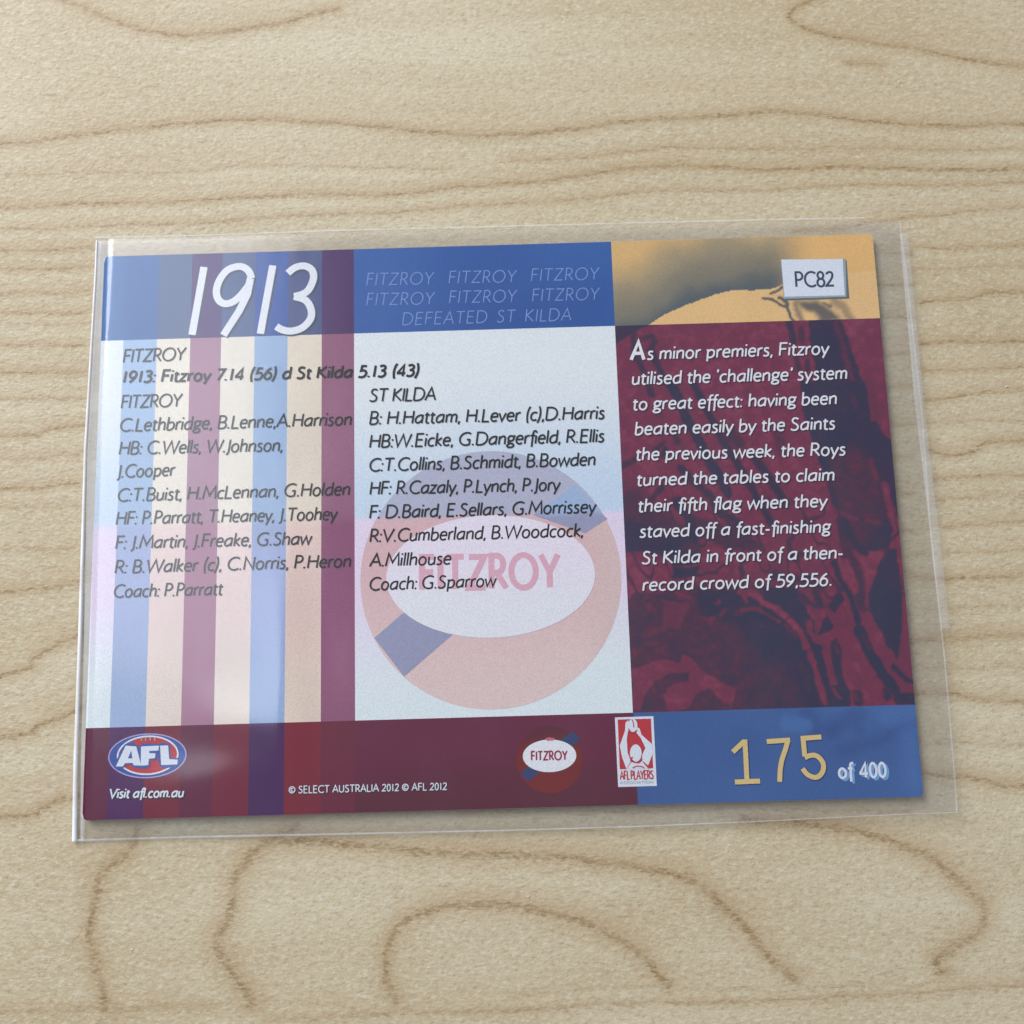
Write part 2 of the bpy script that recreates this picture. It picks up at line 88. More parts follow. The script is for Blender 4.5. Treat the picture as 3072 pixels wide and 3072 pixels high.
GRAIN=[(1,0.0412,[(-5.2883,6.6192),(-4.8939,6.4625),(-4.4996,6.2636),(-4.0445,6.1062),(-3.6254,6.0357),(-3.1445,6.0411),(-2.7605,6.1065),(-2.3757,6.1435),(-2.0552,6.2754),(-1.7336,6.3362)]),(1,0.0424,[(-11.4351,4.5902),(-5.766,4.6645),(-5.013,4.743),(-4.195,4.8058),(-3.6919,4.8789),(-3.25,4.8921),(-2.7763,4.8975),(-2.239,4.832),(-1.4819,4.8076),(-0.7272,4.6599),(-0.0997,4.585),(0.3153,4.5922),(0.8513,4.6433),(1.4193,4.6935),(2.2079,4.7366),(3.0286,4.7787),(3.4715,4.8125),(3.8747,4.7308),(4.5576,4.6265),(5.0253,4.5909),(5.6473,4.5367),(6.3742,4.5337),(12.4081,4.392)]),(1,0.0412,[(4.0884,6.2931),(3.8213,6.152),(3.6858,6.0498),(3.7713,5.9051),(4.0818,5.7888),(4.5512,5.6818),(4.9595,5.6191),(5.3018,5.5376),(5.7347,5.4184),(6.4512,5.2415),(12.4576,4.6527)]),(1,0.0306,[(4.3502,5.4008),(4.5515,5.3803),(4.7797,5.3798)]),(0.5,0.0306,[(-11.4091,4.3891),(-5.7452,4.2764),(-4.8049,4.2803),(-4.1763,4.2264),(-3.2379,4.2777),(-2.9251,4.3083),(-2.298,4.2544),(-1.3588,4.2515),(-0.4214,4.1743)]),(1,0.0365,[(-11.3462,3.9026),(-5.7229,3.8588),(-5.2561,3.8775),(-4.7889,3.8895),(-4.2262,3.8449),(-3.6038,3.872),(-3.0747,3.9089),(-2.607,3.894),(-1.9838,3.9011),(-1.0495,3.8715),(-0.5813,3.9438),(0.2975,3.9494),(0.9234,4.0303),(1.4883,4.1134),(2.1759,4.1319),(2.7984,4.1053),(3.2941,4.0558),(4.0418,4.0522),(4.9731,4.0157),(6.3102,3.9461),(12.2803,3.7186)]),(0.6875,0.0306,[(-11.3203,3.7018),(-5.7087,3.5918),(-4.7769,3.5957),(-3.845,3.5863),(-3.3797,3.5982),(-2.6041,3.6403),(-1.983,3.634),(-0.9893,3.6692),(-0.3677,3.7029),(0.2904,3.6954),(1.2248,3.7726),(2.1602,3.8366),(3.0899,3.7937),(3.7136,3.8275),(4.9537,3.8015),(6.2935,3.7924),(12.267,3.6488)]),(0.625,0.0306,[(0.3059,4.2525),(0.9325,4.2799),(1.6222,4.312),(2.088,4.365),(3.0261,4.3485),(3.6485,4.3014),(4.8966,4.2749),(6.338,4.2016),(12.3289,3.9748)]),(0.75,0.0306,[(3.5744,3.2801),(4.2292,3.2925),(4.8548,3.3918),(5.4768,3.4384),(6.261,3.4933),(12.2376,3.4939)]),(0.75,0.0306,[(4.9687,3.0193),(5.3974,3.0059),(6.2095,3.0198),(12.1293,2.9235)]),(0.4375,0.0306,[(4.8814,2.7348),(5.4959,2.7612),(6.1825,2.7723),(12.0822,2.6754)]),(1,0.0306,[(4.9372,2.3449),(5.3354,2.3712),(5.7068,2.4306),(6.1488,2.4621),(12.0428,2.4676)]),(0.875,0.0306,[(4.9215,1.847),(6.0835,1.8622),(11.909,1.7629)]),(0.75,0.0306,[(4.9223,1.531),(5.5522,1.5119),(6.0506,1.5596),(11.8805,1.6124)]),(0.875,0.0306,[(4.919,1.1744),(5.2218,1.2088),(5.5839,1.2353),(6.02,1.2783),(11.8281,1.3366)]),(0.5,0.0306,[(4.8941,0.9083),(5.9796,0.9066),(11.7234,0.7847)]),(1,0.0365,[(4.8654,0.6014),(5.1544,0.5193),(5.5199,0.6125),(5.9562,0.6915),(11.7458,0.9031)]),(0.75,0.0306,[(4.8931,0.2651),(5.9118,0.2835),(11.6121,0.1988)]),(0.5,0.0306,[(4.8997,0.0229),(5.8868,0.0541),(11.5733,-0.0057)]),(0.75,0.0306,[(4.9585,-0.2849),(5.8536,-0.2514),(11.5175,-0.2999)]),(0.5,0.0306,[(4.5577,-0.5648),(5.8187,-0.572),(11.4425,-0.695)]),(0.875,0.0306,[(4.5331,-0.8357),(5.788,-0.8545),(11.386,-0.9924)]),(0.375,0.0306,[(4.525,-1.1808),(5.7537,-1.1696),(11.3343,-1.2646)]),(1,0.0365,[(4.4704,-1.5269),(4.8749,-1.5154),(5.7197,-1.4818),(11.2853,-1.5227)]),(0.375,0.0365,[(4.3519,-1.822),(5.6811,-1.8369),(11.2015,-1.9643)]),(1,0.0365,[(4.3265,-2.1058),(4.5037,-2.1052),(4.988,-2.1188),(5.6392,-2.2221),(11.0821,-2.5933)]),(0.375,0.0365,[(4.3955,-2.6029),(5.5911,-2.6642),(11.0324,-2.8555)]),(1,0.0424,[(4.2537,-2.9214),(4.483,-2.9443),(4.9012,-2.9946),(5.317,-3.0613),(5.5442,-3.0951),(10.9206,-3.4441)]),(0.875,0.0306,[(-11.2893,3.4622),(-5.6945,3.3268),(-5.0752,3.3206),(-4.5924,3.3186)]),(0.875,0.0306,[(-11.2564,3.2072),(-5.6819,3.0899),(-4.602,3.089)]),(0.75,0.0306,[(-11.218,2.9104),(-5.6662,2.7958),(-4.6214,2.7959)]),(0.75,0.0306,[(-11.1866,2.6673),(-5.6526,2.5429),(-4.6235,2.537)]),(0.4375,0.0306,[(-11.1728,2.5604),(-5.6458,2.4139),(-4.6363,2.3957)]),(0.75,0.0306,[(-11.1363,2.2776),(-5.632,2.1572),(-4.6572,2.1529)]),(0.875,0.0306,[(-11.091,1.927),(-5.614,1.8199),(-4.644,1.822)]),(0.625,0.0306,[(-11.0501,1.6104),(-5.5972,1.5045),(-4.6314,1.5067)]),(1,0.0306,[(-10.9539,0.8659),(-5.5728,1.049),(-5.1561,1.1171),(-4.6189,1.1941)]),(0.4375,0.0306,[(-10.9409,0.7654),(-5.559,0.7896),(-4.6651,0.8552)]),(1,0.0306,[(-10.9062,0.4971),(-5.541,0.4527),(-5.0658,0.469),(-4.6509,0.5055)]),(0.375,0.0306,[(-10.8855,0.3371),(-5.5296,0.2399),(-4.6402,0.244)]),(0.5,0.0306,[(-10.8242,-0.1376),(-5.5039,-0.2416),(-4.6793,-0.2418)]),(0.875,0.0365,[(-10.7493,-0.7175),(-5.4792,-0.7048),(-5.0416,-0.6762),(-4.6041,-0.6416)]),(1,0.0424,[(-10.5407,-2.3317),(-5.43,-1.6245),(-5.148,-1.4888),(-4.8662,-1.3237),(-4.5239,-1.1827)]),(1,0.0424,[(-10.5096,-2.573),(-5.3951,-2.2787),(-5.1123,-2.2134),(-4.6891,-2.0728),(-4.4922,-1.9762)]),(1,0.0424,[(-10.4008,-3.4149),(-5.3499,-3.1246),(-4.9868,-3.0412),(-4.5954,-2.9362),(-4.23,-2.8634)]),(1,0.0766,[(-3.8758,-3.3128),(-3.953,-3.5337),(-4.1998,-3.6893),(-4.2935,-3.8751),(-4.3223,-4.1416),(-4.3418,-4.3534),(-4.2762,-4.6186),(-4.2001,-4.8819),(-4.1495,-5.0649)]),(1,0.0825,[(-2.1875,-3.3044),(-2.5233,-3.4642),(-2.6895,-3.6223),(-2.8434,-3.8069),(-2.8506,-4.048),(-2.9299,-4.2853),(-3.0212,-4.4415),(-2.9233,-4.6546),(-2.7264,-4.9209),(-2.6422,-5.0529)]),(1,0.0707,[(-2.5235,-3.4478),(-1.9619,-3.4632),(-1.1213,-3.5838),(0.0863,-3.6546),(0.9217,-3.7368),(1.4762,-3.8165),(1.8059,-3.9061),(2.0777,-4.0207),(2.2605,-4.2124),(2.4957,-4.4308),(2.6195,-4.6448),(2.7972,-4.8589),(2.9794,-4.9939)]),(1,0.0648,[(-1.1631,-5.0867),(-1.2872,-4.8236),(-1.2246,-4.5633),(-1.1286,-4.3442),(-0.9055,-4.2176),(-0.5713,-4.1414),(-0.1824,-4.1306),(0.2595,-4.2064),(0.6988,-4.3244),(1.08,-4.4668),(1.4008,-4.6858),(1.5551,-4.8989),(1.6687,-5.0319)]),(1,0.0707,[(2.5308,-3.3684),(3.0392,-3.3987),(3.5943,-3.4684),(4.004,-3.5883),(4.4072,-3.7616),(4.6392,-3.9562),(4.8423,-4.1489),(5.0166,-4.3397),(4.94,-4.5491),(4.7922,-4.6504),(4.5626,-4.7491),(4.4183,-4.8237),(4.4904,-4.93)]),(0.625,0.0365,[(-2.5032,-5.2322),(-1.4102,-5.2093),(0.0433,-5.2012),(0.8634,-5.1815),(1.6835,-5.1669),(2.5023,-5.173),(3.3207,-5.1791),(4.1438,-5.1285),(4.6909,-5.117),(5.3252,-5.1079),(10.591,-5.1804)]),(0.5,0.0365,[(-10.1941,-5.0146),(-5.2453,-5.0827),(-4.1493,-5.0701),(-3.0521,-5.1145)]),(0.3125,0.0365,[(0.0143,-5.066),(1.3305,-5.0074),(2.9675,-5.0818),(4.0654,-5.0279)]),(0.625,0.0306,[(-4.4513,3.1826),(-1.9817,3.1974),(0.4819,3.0548),(2.9415,3.0303),(4.9004,2.9429)]),(0.625,0.0306,[(-4.4369,2.7902),(-1.9806,2.805),(0.4699,2.6641),(2.9165,2.64),(4.8649,2.5536)]),(0.625,0.0306,[(-4.4227,2.402),(-1.9794,2.4168),(0.4581,2.2775),(2.8917,2.2538),(4.8299,2.1685)]),(0.625,0.0306,[(-4.4063,1.9542),(-1.9781,1.969),(0.4445,1.8316),(2.8631,1.8085),(4.7894,1.7243)]),(0.625,0.0306,[(-4.3924,1.5748),(-1.977,1.5896),(0.4329,1.4538),(2.8389,1.431),(4.7552,1.3479)]),(0.625,0.0306,[(-4.3764,1.1372),(-1.9757,1.152),(0.4195,1.018),(2.8109,0.9957),(4.7156,0.9137)]),(0.625,0.0306,[(-4.3628,0.7662),(-1.9746,0.7811),(0.4082,0.6486),(2.7872,0.6267),(4.6821,0.5456)]),(0.625,0.0306,[(-4.3472,0.3384),(-1.9733,0.3532),(0.3952,0.2225),(2.7599,0.201),(4.6435,0.1211)]),(0.625,0.0306,[(-4.3317,-0.0844),(-1.972,-0.0696),(0.3823,-0.1986),(2.7329,-0.2196),(4.6053,-0.2984)]),(0.625,0.0306,[(-4.3142,-0.5614),(-1.9706,-0.5466),(0.3677,-0.6736),(2.7024,-0.6942),(4.5622,-0.7718)]),(0.625,0.0306,[(-4.297,-1.032),(-1.9692,-1.0172),(0.3534,-1.1423),(2.6724,-1.1624),(4.5197,-1.2388)]),(0.625,0.0306,[(-4.28,-1.4962),(-1.9678,-1.4814),(0.3392,-1.6047),(2.6427,-1.6243),(4.4778,-1.6996)]),(0.625,0.0306,[(-4.2654,-1.8974),(-1.9666,-1.8826),(0.327,-2.0042),(2.6171,-2.0235),(4.4415,-2.0977)]),(0.625,0.0306,[(-4.2488,-2.3501),(-1.9653,-2.3353),(0.3132,-2.4552),(2.5882,-2.474),(4.4006,-2.5471)]),(0.625,0.0306,[(-4.2324,-2.7969),(-1.964,-2.7821),(0.2995,-2.9003),(2.5596,-2.9186),(4.3603,-2.9907)]),(0.625,0.0306,[(-4.2203,-3.1282),(-1.963,-3.1134),(0.2894,-3.2302),(2.5385,-3.2483),(4.3303,-3.3195)]),(0.7,0.03,[(-11.7738,7.2123),(-5.8993,7.1612),(-1.992,6.6679),(2.5333,6.7333),(6.5908,6.5254),(12.7468,6.1764)]),(0.7,0.03,[(-11.8118,7.5064),(-5.9308,7.7504),(-1.9944,7.4694),(2.5801,7.5724),(6.6538,7.1037),(12.8555,6.7488)]),(0.7,0.03,[(-11.9373,8.4778),(-5.9668,8.4239),(-1.9957,7.9136),(2.6028,7.9802),(6.7257,7.7647),(12.9797,7.4031)]),(0.7,0.03,[(-11.9963,8.9344),(-6.0075,9.1861),(-1.9986,8.8938),(2.6597,8.9996),(6.807,8.5126),(13.1202,8.1433)]),(0.7,0.03,[(-12.1571,10.1783),(-6.0574,10.1204),(-2.0007,9.5869),(2.6963,9.6552),(6.9068,9.4292),(13.2923,9.0504)]),(0.7,0.03,[(-12.2705,11.0564),(-6.1215,11.3197),(-2.0049,11.0102),(2.7781,11.1202),(7.0347,10.6054),(13.5133,10.2141)]),(0.7,0.03,[(-10.152,-5.3403),(-5.2302,-5.3663),(-1.9553,-5.7068),(1.8421,-5.6531),(5.2507,-5.7928),(10.43,-6.0287)]),(0.7,0.03,[(-10.0763,-5.9265),(-5.2097,-5.7491),(-1.9546,-5.9345),(1.8307,-5.8558),(5.2097,-6.1699),(10.359,-6.4027)]),(0.7,0.03,[(-10.0438,-6.1781),(-5.1855,-6.2026),(-1.9528,-6.5339),(1.7959,-6.481),(5.1611,-6.6166),(10.2749,-6.8457)]),(0.7,0.03,[(-9.9478,-6.9211),(-5.1564,-6.7483),(-1.9517,-6.9273),(1.7752,-6.8504),(5.1026,-7.1542),(10.1737,-7.3789)]),(0.7,0.03,[(-9.8664,-7.5513),(-5.1225,-7.3813),(-1.9498,-7.5564),(1.7401,-7.4805),(5.0347,-7.778),(10.0563,-7.9976)])]

rng = np.random.RandomState(7)
def lin(c):
    c = np.asarray(c, float) / 255.0
    return np.where(c <= 0.04045, c / 12.92, ((c + 0.055) / 1.055) ** 2.4)
KL = 0.83
def ink(r, g, b):                      # colour of a print as it looks in white light
    return np.clip((lin((r, g, b)) - 0.016) / KL, 0.003, 0.95)

# ---------------------------------------------------------------- node helpers
class NT:
    def __init__(s, name):
        s.m = bpy.data.materials.new(name); s.m.use_nodes = True; s.t = s.m.node_tree; s.t.nodes.clear()
        s.out = s.t.nodes.new('ShaderNodeOutputMaterial')
    def n(s, typ, **k):
        nd = s.t.nodes.new(typ)
        for a, b in k.items(): setattr(nd, a, b)
        return nd
    def l(s, a, b): s.t.links.new(a, b)
    def math(s, op, a, b=None, c=None, clamp=False):
        nd = s.n('ShaderNodeMath', operation=op, use_clamp=clamp)
        for i, v in enumerate((a, b, c)):
            if v is None: continue
            if isinstance(v, (int, float)): nd.inputs[i].default_value = v
            else: s.l(v, nd.inputs[i])
        return nd.outputs[0]
    def noise(s, vec, scale, detail=3, rough=0.55, dist=0.0):
        nd = s.n('ShaderNodeTexNoise'); nd.inputs['Scale'].default_value = scale; nd.inputs['Detail'].default_value = detail
        nd.inputs['Roughness'].default_value = rough; nd.inputs['Distortion'].default_value = dist
        s.l(vec, nd.inputs['Vector']); return nd.outputs['Fac']
    def mapping(s, vec, scale, rot=(0, 0, 0), loc=(0, 0, 0)):
        nd = s.n('ShaderNodeMapping'); nd.inputs['Scale'].default_value = scale; nd.inputs['Rotation'].default_value = rot
        nd.inputs['Location'].default_value = loc
        s.l(vec, nd.inputs['Vector']); return nd.outputs[0]
    def mix(s, f, a, b, blend='MIX'):
        nd = s.n('ShaderNodeMix', data_type='RGBA', blend_type=blend)
        for i, v in ((0, f), (6, a), (7, b)):
            if isinstance(v, (int, float)): nd.inputs[i].default_value = v
            elif isinstance(v, tuple): nd.inputs[i].default_value = (*v[:3], 1)
            else: s.l(v, nd.inputs[i])
        return nd.outputs[2]
    def ramp(s, f, lo, hi, a=0.0, b=1.0):
        nd = s.n('ShaderNodeMapRange', interpolation_type='SMOOTHSTEP')
        s.l(f, nd.inputs[0]); nd.inputs[1].default_value = lo; nd.inputs[2].default_value = hi
        nd.inputs[3].default_value = a; nd.inputs[4].default_value = b
        return nd.outputs[0]

# wood laminate -------------------------------------------------
def wood_material():
    t = NT('maple_wood')
    co = t.n('ShaderNodeTexCoord').outputs['Object']
    at = t.n('ShaderNodeAttribute', attribute_name='grain'); sep = t.n('ShaderNodeSeparateColor'); t.l(at.outputs['Color'], sep.inputs[0])
    d, s, sh = sep.outputs[0], sep.outputs[1], sep.outputs[2]
    d = t.math('MULTIPLY', d, 10.0)
    fx = t.mapping(co, (0.45, 1.3, 1), (0, 0, 0.05))
    fl = t.noise(fx, 30, 3, 0.65)                       # ragged edge of the rings
    brk = t.noise(t.mapping(co, (0.9, 1.4, 1)), 3.0, 3)
    dd = t.math('ADD', d, t.math('MULTIPLY', t.math('SUBTRACT', fl, 0.5), 3.8))
    core = t.ramp(dd, 0.0, 0.85, 1.0, 0.0)
    core = t.math('MULTIPLY', core, t.ramp(brk, 0.3, 0.62, 0.35, 1.0))
    core = t.math('MULTIPLY', core, s)
    halo = t.math('MULTIPLY', t.ramp(dd, -0.5, 3.6, 1.0, 0.0), s)
    brk2 = t.noise(t.mapping(co, (0.8, 1.2, 1), (0, 0, 0.2)), 13, 3, 0.65)
    core = t.math('MULTIPLY', core, t.ramp(brk2, 0.36, 0.58, 0.30, 1.0))
    # thin straight streaks
    st = t.noise(t.mapping(co, (0.09, 1.5, 1), (0, 0, 0.035)), 2.0, 3, 0.5, 0.2)
    stf = t.ramp(st, 0.38, 0.66)
    # flecks
    fk = t.noise(t.mapping(co, (0.8, 1.3, 1), (0, 0, 0.5)), 11, 3, 0.62)
    fk2 = t.noise(t.mapping(co, (0.9, 1.4, 1), (0, 0, 0.35), (4, 9, 0)), 21, 2, 0.6)
    big = t.noise(t.mapping(co, (0.35, 0.8, 1), (0, 0, 0), (3, 1, 0)), 0.55, 3)
    base = t.mix(t.ramp(big, 0.3, 0.7), (0.580, 0.482, 0.298), (0.680, 0.592, 0.400))
    base = t.mix(t.math('MULTIPLY', stf, 0.22), base, (0.500, 0.370, 0.205))
    base = t.mix(t.math('MULTIPLY', t.ramp(fk, 0.50, 0.68), 0.50), base, (0.720, 0.650, 0.480))
    base = t.mix(t.math('MULTIPLY', t.ramp(fk, 0.48, 0.32), 0.30), base, (0.450, 0.340, 0.205))
    base = t.mix(t.math('MULTIPLY', t.ramp(fk2, 0.56, 0.68), 0.60), base, (0.76, 0.70, 0.54))
    base = t.mix(t.math('MULTIPLY', t.ramp(fk2, 0.42, 0.30), 0.50), base, (0.36, 0.265, 0.155))
    pore = t.noise(t.mapping(co, (0.30, 2.6, 1), (0, 0, 0.04), (7, 2, 0)), 14, 2, 0.55); reg = t.ramp(t.noise(t.mapping(co, (0.2, 0.7, 1), (0, 0, 0), (1, 5, 0)), 1.1, 2), 0.42, 0.62)
    base = t.mix(t.math('MULTIPLY', t.math('MULTIPLY', t.ramp(pore, 0.58, 0.72), reg), 0.55), base, (0.36, 0.25, 0.13))
    base = t.mix(t.math('MULTIPLY', halo, 0.46), base, (0.450, 0.300, 0.140))
    base = t.mix(t.math('MULTIPLY', sh, 0.30), base, (0.50, 0.345, 0.185))
    base = t.mix(t.math('MULTIPLY', core, 0.78), base, (0.270, 0.165, 0.070))
    bs = t.n('ShaderNodeBsdfPrincipled'); t.l(base, bs.inputs['Base Color'])
    bs.inputs['Roughness'].default_value = 0.45; bs.inputs['Specular IOR Level'].default_value = 0.30
    bp = t.n('ShaderNodeBump'); bp.inputs['Strength'].default_value = 0.6; bp.inputs['Distance'].default_value = 0.014
    hh = t.math('ADD', t.math('MULTIPLY', fk, 1.0), t.math('MULTIPLY', fk2, 0.7))
    t.l(hh, bp.inputs['Height']); t.l(bp.outputs[0], bs.inputs['Normal'])
    t.l(bs.outputs[0], t.out.inputs[0])
    return t.m

# printed ink on glossy card ------------------------------------
def print_material(name, gloss=0.34, flat=None, spec=0.3, metal=0.0):
    t = NT(name)
    co = t.n('ShaderNodeTexCoord').outputs['Object']
    if flat is None:
        c = t.n('ShaderNodeAttribute', attribute_name='ink').outputs['Color']
    else:
        rgb = t.n('ShaderNodeRGB'); rgb.outputs[0].default_value = (*[float(x) for x in flat], 1); c = rgb.outputs[0]
    dots = t.noise(co, 90, 1, 0.5)
    c2 = t.mix(t.ramp(dots, 0.3, 0.7), t.mix(1.0, c, (0.90, 0.90, 0.90), 'MULTIPLY'), t.mix(1.0, c, (1.08, 1.08, 1.08), 'MULTIPLY'))
    bs = t.n('ShaderNodeBsdfPrincipled'); t.l(c2, bs.inputs['Base Color'])
    bs.inputs['Roughness'].default_value = gloss; bs.inputs['Specular IOR Level'].default_value = spec
    bs.inputs['Metallic'].default_value = metal
    t.l(bs.outputs[0], t.out.inputs[0])
    return t.m

# clear soft plastic film ---------------------------------------
def film_material(name, haze=0.05, refl=1.0, rough=0.12, tint=0.996):
    t = NT(name)
    co = t.n('ShaderNodeTexCoord').outputs['Object']
    tr = t.n('ShaderNodeBsdfTransparent'); tr.inputs[0].default_value = (tint, tint, tint * 0.998, 1)
    gl = t.n('ShaderNodeBsdfGlossy'); gl.inputs['Roughness'].default_value = rough; gl.inputs['Color'].default_value = (1, 1, 1, 1)
    wv = t.noise(t.mapping(co, (1.0, 0.6, 1)), 1.3, 2, 0.5)
    fine = t.noise(co, 14, 3, 0.6)
    bp = t.n('ShaderNodeBump'); bp.inputs['Strength'].default_value = 1.0; bp.inputs['Distance'].default_value = 0.007
    t.l(t.math('ADD', wv, t.math('MULTIPLY', fine, 0.012)), bp.inputs['Height']); t.l(bp.outputs[0], gl.inputs['Normal'])
    df = t.n('ShaderNodeBsdfDiffuse'); df.inputs[0].default_value = (0.88, 0.92, 0.96, 1)
    ge = t.n('ShaderNodeNewGeometry'); dt = t.n('ShaderNodeVectorMath', operation='DOT_PRODUCT')
    t.l(ge.outputs['Incoming'], dt.inputs[0]); t.l(ge.outputs['Normal'], dt.inputs[1])
    cs = t.math('SUBTRACT', 1.0, t.math('ABSOLUTE', dt.outputs['Value'])); f5 = t.math('POWER', cs, 5.0)
    f2 = t.math('MULTIPLY', t.math('ADD', 0.04, t.math('MULTIPLY', f5, 0.96)), 1.9 * refl, clamp=True)
    smu = t.ramp(t.noise(t.mapping(co, (1, 0.5, 1), (0, 0, 0.5)), 1.1, 4, 0.6), 0.35, 0.75, haze * 0.5, haze * 1.5)
    m1 = t.n('ShaderNodeMixShader'); t.l(smu, m1.inputs[0]); t.l(tr.outputs[0], m1.inputs[1]); t.l(df.outputs[0], m1.inputs[2])
    m2 = t.n('ShaderNodeMixShader'); t.l(f2, m2.inputs[0]); t.l(m1.outputs[0], m2.inputs[1]); t.l(gl.outputs[0], m2.inputs[2])
    t.l(m2.outputs[0], t.out.inputs[0])
    return t.m

def seam_material(name, alpha, colr=(0.92, 0.95, 0.98), rough=0.15):
    t = NT(name)
    co = t.n('ShaderNodeTexCoord').outputs['Object']
    a = t.ramp(t.noise(co, 2.5, 3), 0.3, 0.7, alpha * 0.75, alpha * 1.2)
    tr = t.n('ShaderNodeBsdfTransparent')
    bs = t.n('ShaderNodeBsdfPrincipled'); bs.inputs['Base Color'].default_value = (*colr, 1); bs.inputs['Roughness'].default_value = rough
    m = t.n('ShaderNodeMixShader'); t.l(a, m.inputs[0]); t.l(tr.outputs[0], m.inputs[1]); t.l(bs.outputs[0], m.inputs[2])
    t.l(m.outputs[0], t.out.inputs[0]); return t.m

# ---------------------------------------------------------------- mesh helpers
def mesh_obj(name, verts, faces, mat, parent=None, loc=(0, 0, 0), smooth=False, colors=None, attr='ink'):
    me = bpy.data.meshes.new(name)
    verts = np.asarray(verts, np.float32)
    if isinstance(faces, np.ndarray) and faces.ndim == 2:
        k = faces.shape[1]
        me.vertices.add(len(verts)); me.vertices.foreach_set('co', verts.ravel())
        me.loops.add(faces.size); me.loops.foreach_set('vertex_index', faces.astype(np.int32).ravel())
        me.polygons.add(len(faces)); me.polygons.foreach_set('loop_start', np.arange(0, faces.size, k, dtype=np.int32))
        me.update(calc_edges=True); me.validate()
    else:
        me.from_pydata([tuple(map(float, v)) for v in verts], [], [tuple(f) for f in faces]); me.update()
    if colors is not None:
        ca = me.color_attributes.new(attr, 'FLOAT_COLOR', 'POINT')
        c4 = np.ones((len(verts), 4), np.float32); c4[:, :3] = colors; ca.data.foreach_set('color', c4.ravel())
    if smooth: me.polygons.foreach_set('use_smooth', np.ones(len(me.polygons), bool))
    me.materials.append(mat)
    o = bpy.data.objects.new(name, me); col.objects.link(o); o.location = loc
    if parent is not None: o.parent = parent
    return o

def grid(us, vs):
    U, V = np.meshgrid(us, vs); nu, nv = len(us), len(vs)
    idx = np.arange(nu * nv).reshape(nv, nu)
    f = np.stack([idx[:-1, :-1], idx[:-1, 1:], idx[1:, 1:], idx[1:, :-1]], -1).reshape(-1, 4)
    return U.ravel(), V.ravel(), f

DZ = 0.0012
def lay(n): return ZC + DZ * n

# ---------------------------------------------------------------- table
def build_table():
    segs = []; 
    for s, w, pts in GRAIN:
        p = np.array(pts, float)
        # smooth the traced ring (Catmull-Rom)
        q = [p[0]]
        for i in range(len(p) - 1):
            a = p[max(i - 1, 0)]; b = p[i]; c = p[i + 1]; d = p[min(i + 2, len(p) - 1)]
            n = 4 if np.hypot(*(c - b)) < 1.5 else 3
            for k in range(1, n + 1):
                x = k / n
                q.append(0.5 * ((2 * b) + (c - a) * x + (2 * a - 5 * b + 4 * c - d) * x * x + (3 * b - a - 3 * c + d) * x ** 3))
        q = np.array(q)
        for _ in range(6 if len(p) > 6 and np.ptp(p[:, 0]) > 3 * np.ptp(p[:, 1]) else 2): q[1:-1] = q[1:-1] * .5 + (q[:-2] + q[2:]) * .25
        segs.append((s, w, q))
    fine = 0.026
    def axis(a, b, end):
        x = list(np.arange(a, b, fine)); st = fine; lo = [a]; 
        while lo[-1] > -end: st *= 1.12; lo.append(lo[-1] - st)
        hi = [x[-1]]; st = fine
        while hi[-1] < end: st *= 1.12; hi.append(hi[-1] + st)
        return np.array(lo[1:][::-1] + x + hi[1:])
    xs = axis(-6.3, 6.3, 45); ys = axis(-6.6, 6.2, 35)
    X, Y, F = grid(xs, ys)
    n = len(X); dn = np.full(n, 20.0, np.float32); ss = np.zeros(n, np.float32); shade = np.zeros(n, np.float32)
    # warp for hand-drawn irregularity
    wx = X + 0.008 * np.sin(Y * 7.1 + 1.3)
    wy = Y + 0.012 * np.sin(X * 2.9 + 0.7 + Y) + 0.006 * np.sin(X * 9.7 + 2 * Y)
    for s, w, q in segs:
        for i in range(len(q) - 1):
            a, b = q[i], q[i + 1]; m = max(20 * w, 0.9)
            sel = np.nonzero((wx > min(a[0], b[0]) - m) & (wx < max(a[0], b[0]) + m) & (wy > min(a[1], b[1]) - m) & (wy < max(a[1], b[1]) + m))[0]
            if not len(sel): continue
            ab = b - a; L2 = max(ab @ ab, 1e-9)
            px = wx[sel] - a[0]; py = wy[sel] - a[1]
            tt = np.clip((px * ab[0] + py * ab[1]) / L2, 0, 1)
            d = np.hypot(px - tt * ab[0], py - tt * ab[1]) / w
            up = d < dn[sel]; k = sel[up]; dn[k] = d[up]; ss[k] = s
            nl = math.sqrt(L2); ny = abs(ab[0]) / nl; side = (px * -ab[1] + py * ab[0]) / nl * (1 if ab[0] >= 0 else -1)
            shade[k] = (s * ny * np.exp(-np.abs(side[up]) / 0.38) * (side[up] > 0))
    cols = np.stack([dn / 10.0, ss, shade], -1)
    V = np.stack([X, Y, np.zeros(n)], -1)
    mat = wood_material()
    # the slab: top sheet + sides + underside
    top = mesh_obj('tabletop', V, F, mat, colors=cols, attr='grain', smooth=True)
    top['kind'] = 'structure'
    top['label'] = 'pale maple wood tabletop with brown growth rings'
    x0, x1, y0, y1 = xs[0], xs[-1], ys[0], ys[-1]; T = 2.4
    bm = bmesh.new(); bm.from_mesh(top.data)
    lay_ = [bm.verts.new(p) for p in ((x0, y0, -T), (x1, y0, -T), (x1, y1, -T), (x0, y1, -T))]
    tp = [bm.verts.new(p) for p in ((x0, y0, 0), (x1, y0, 0), (x1, y1, 0), (x0, y1, 0))]
    for i in range(4): bm.faces.new((lay_[i], lay_[(i + 1) % 4], tp[(i + 1) % 4], tp[i]))
    bm.faces.new(lay_[::-1]); bm.to_mesh(top.data); bm.free()
build_table()

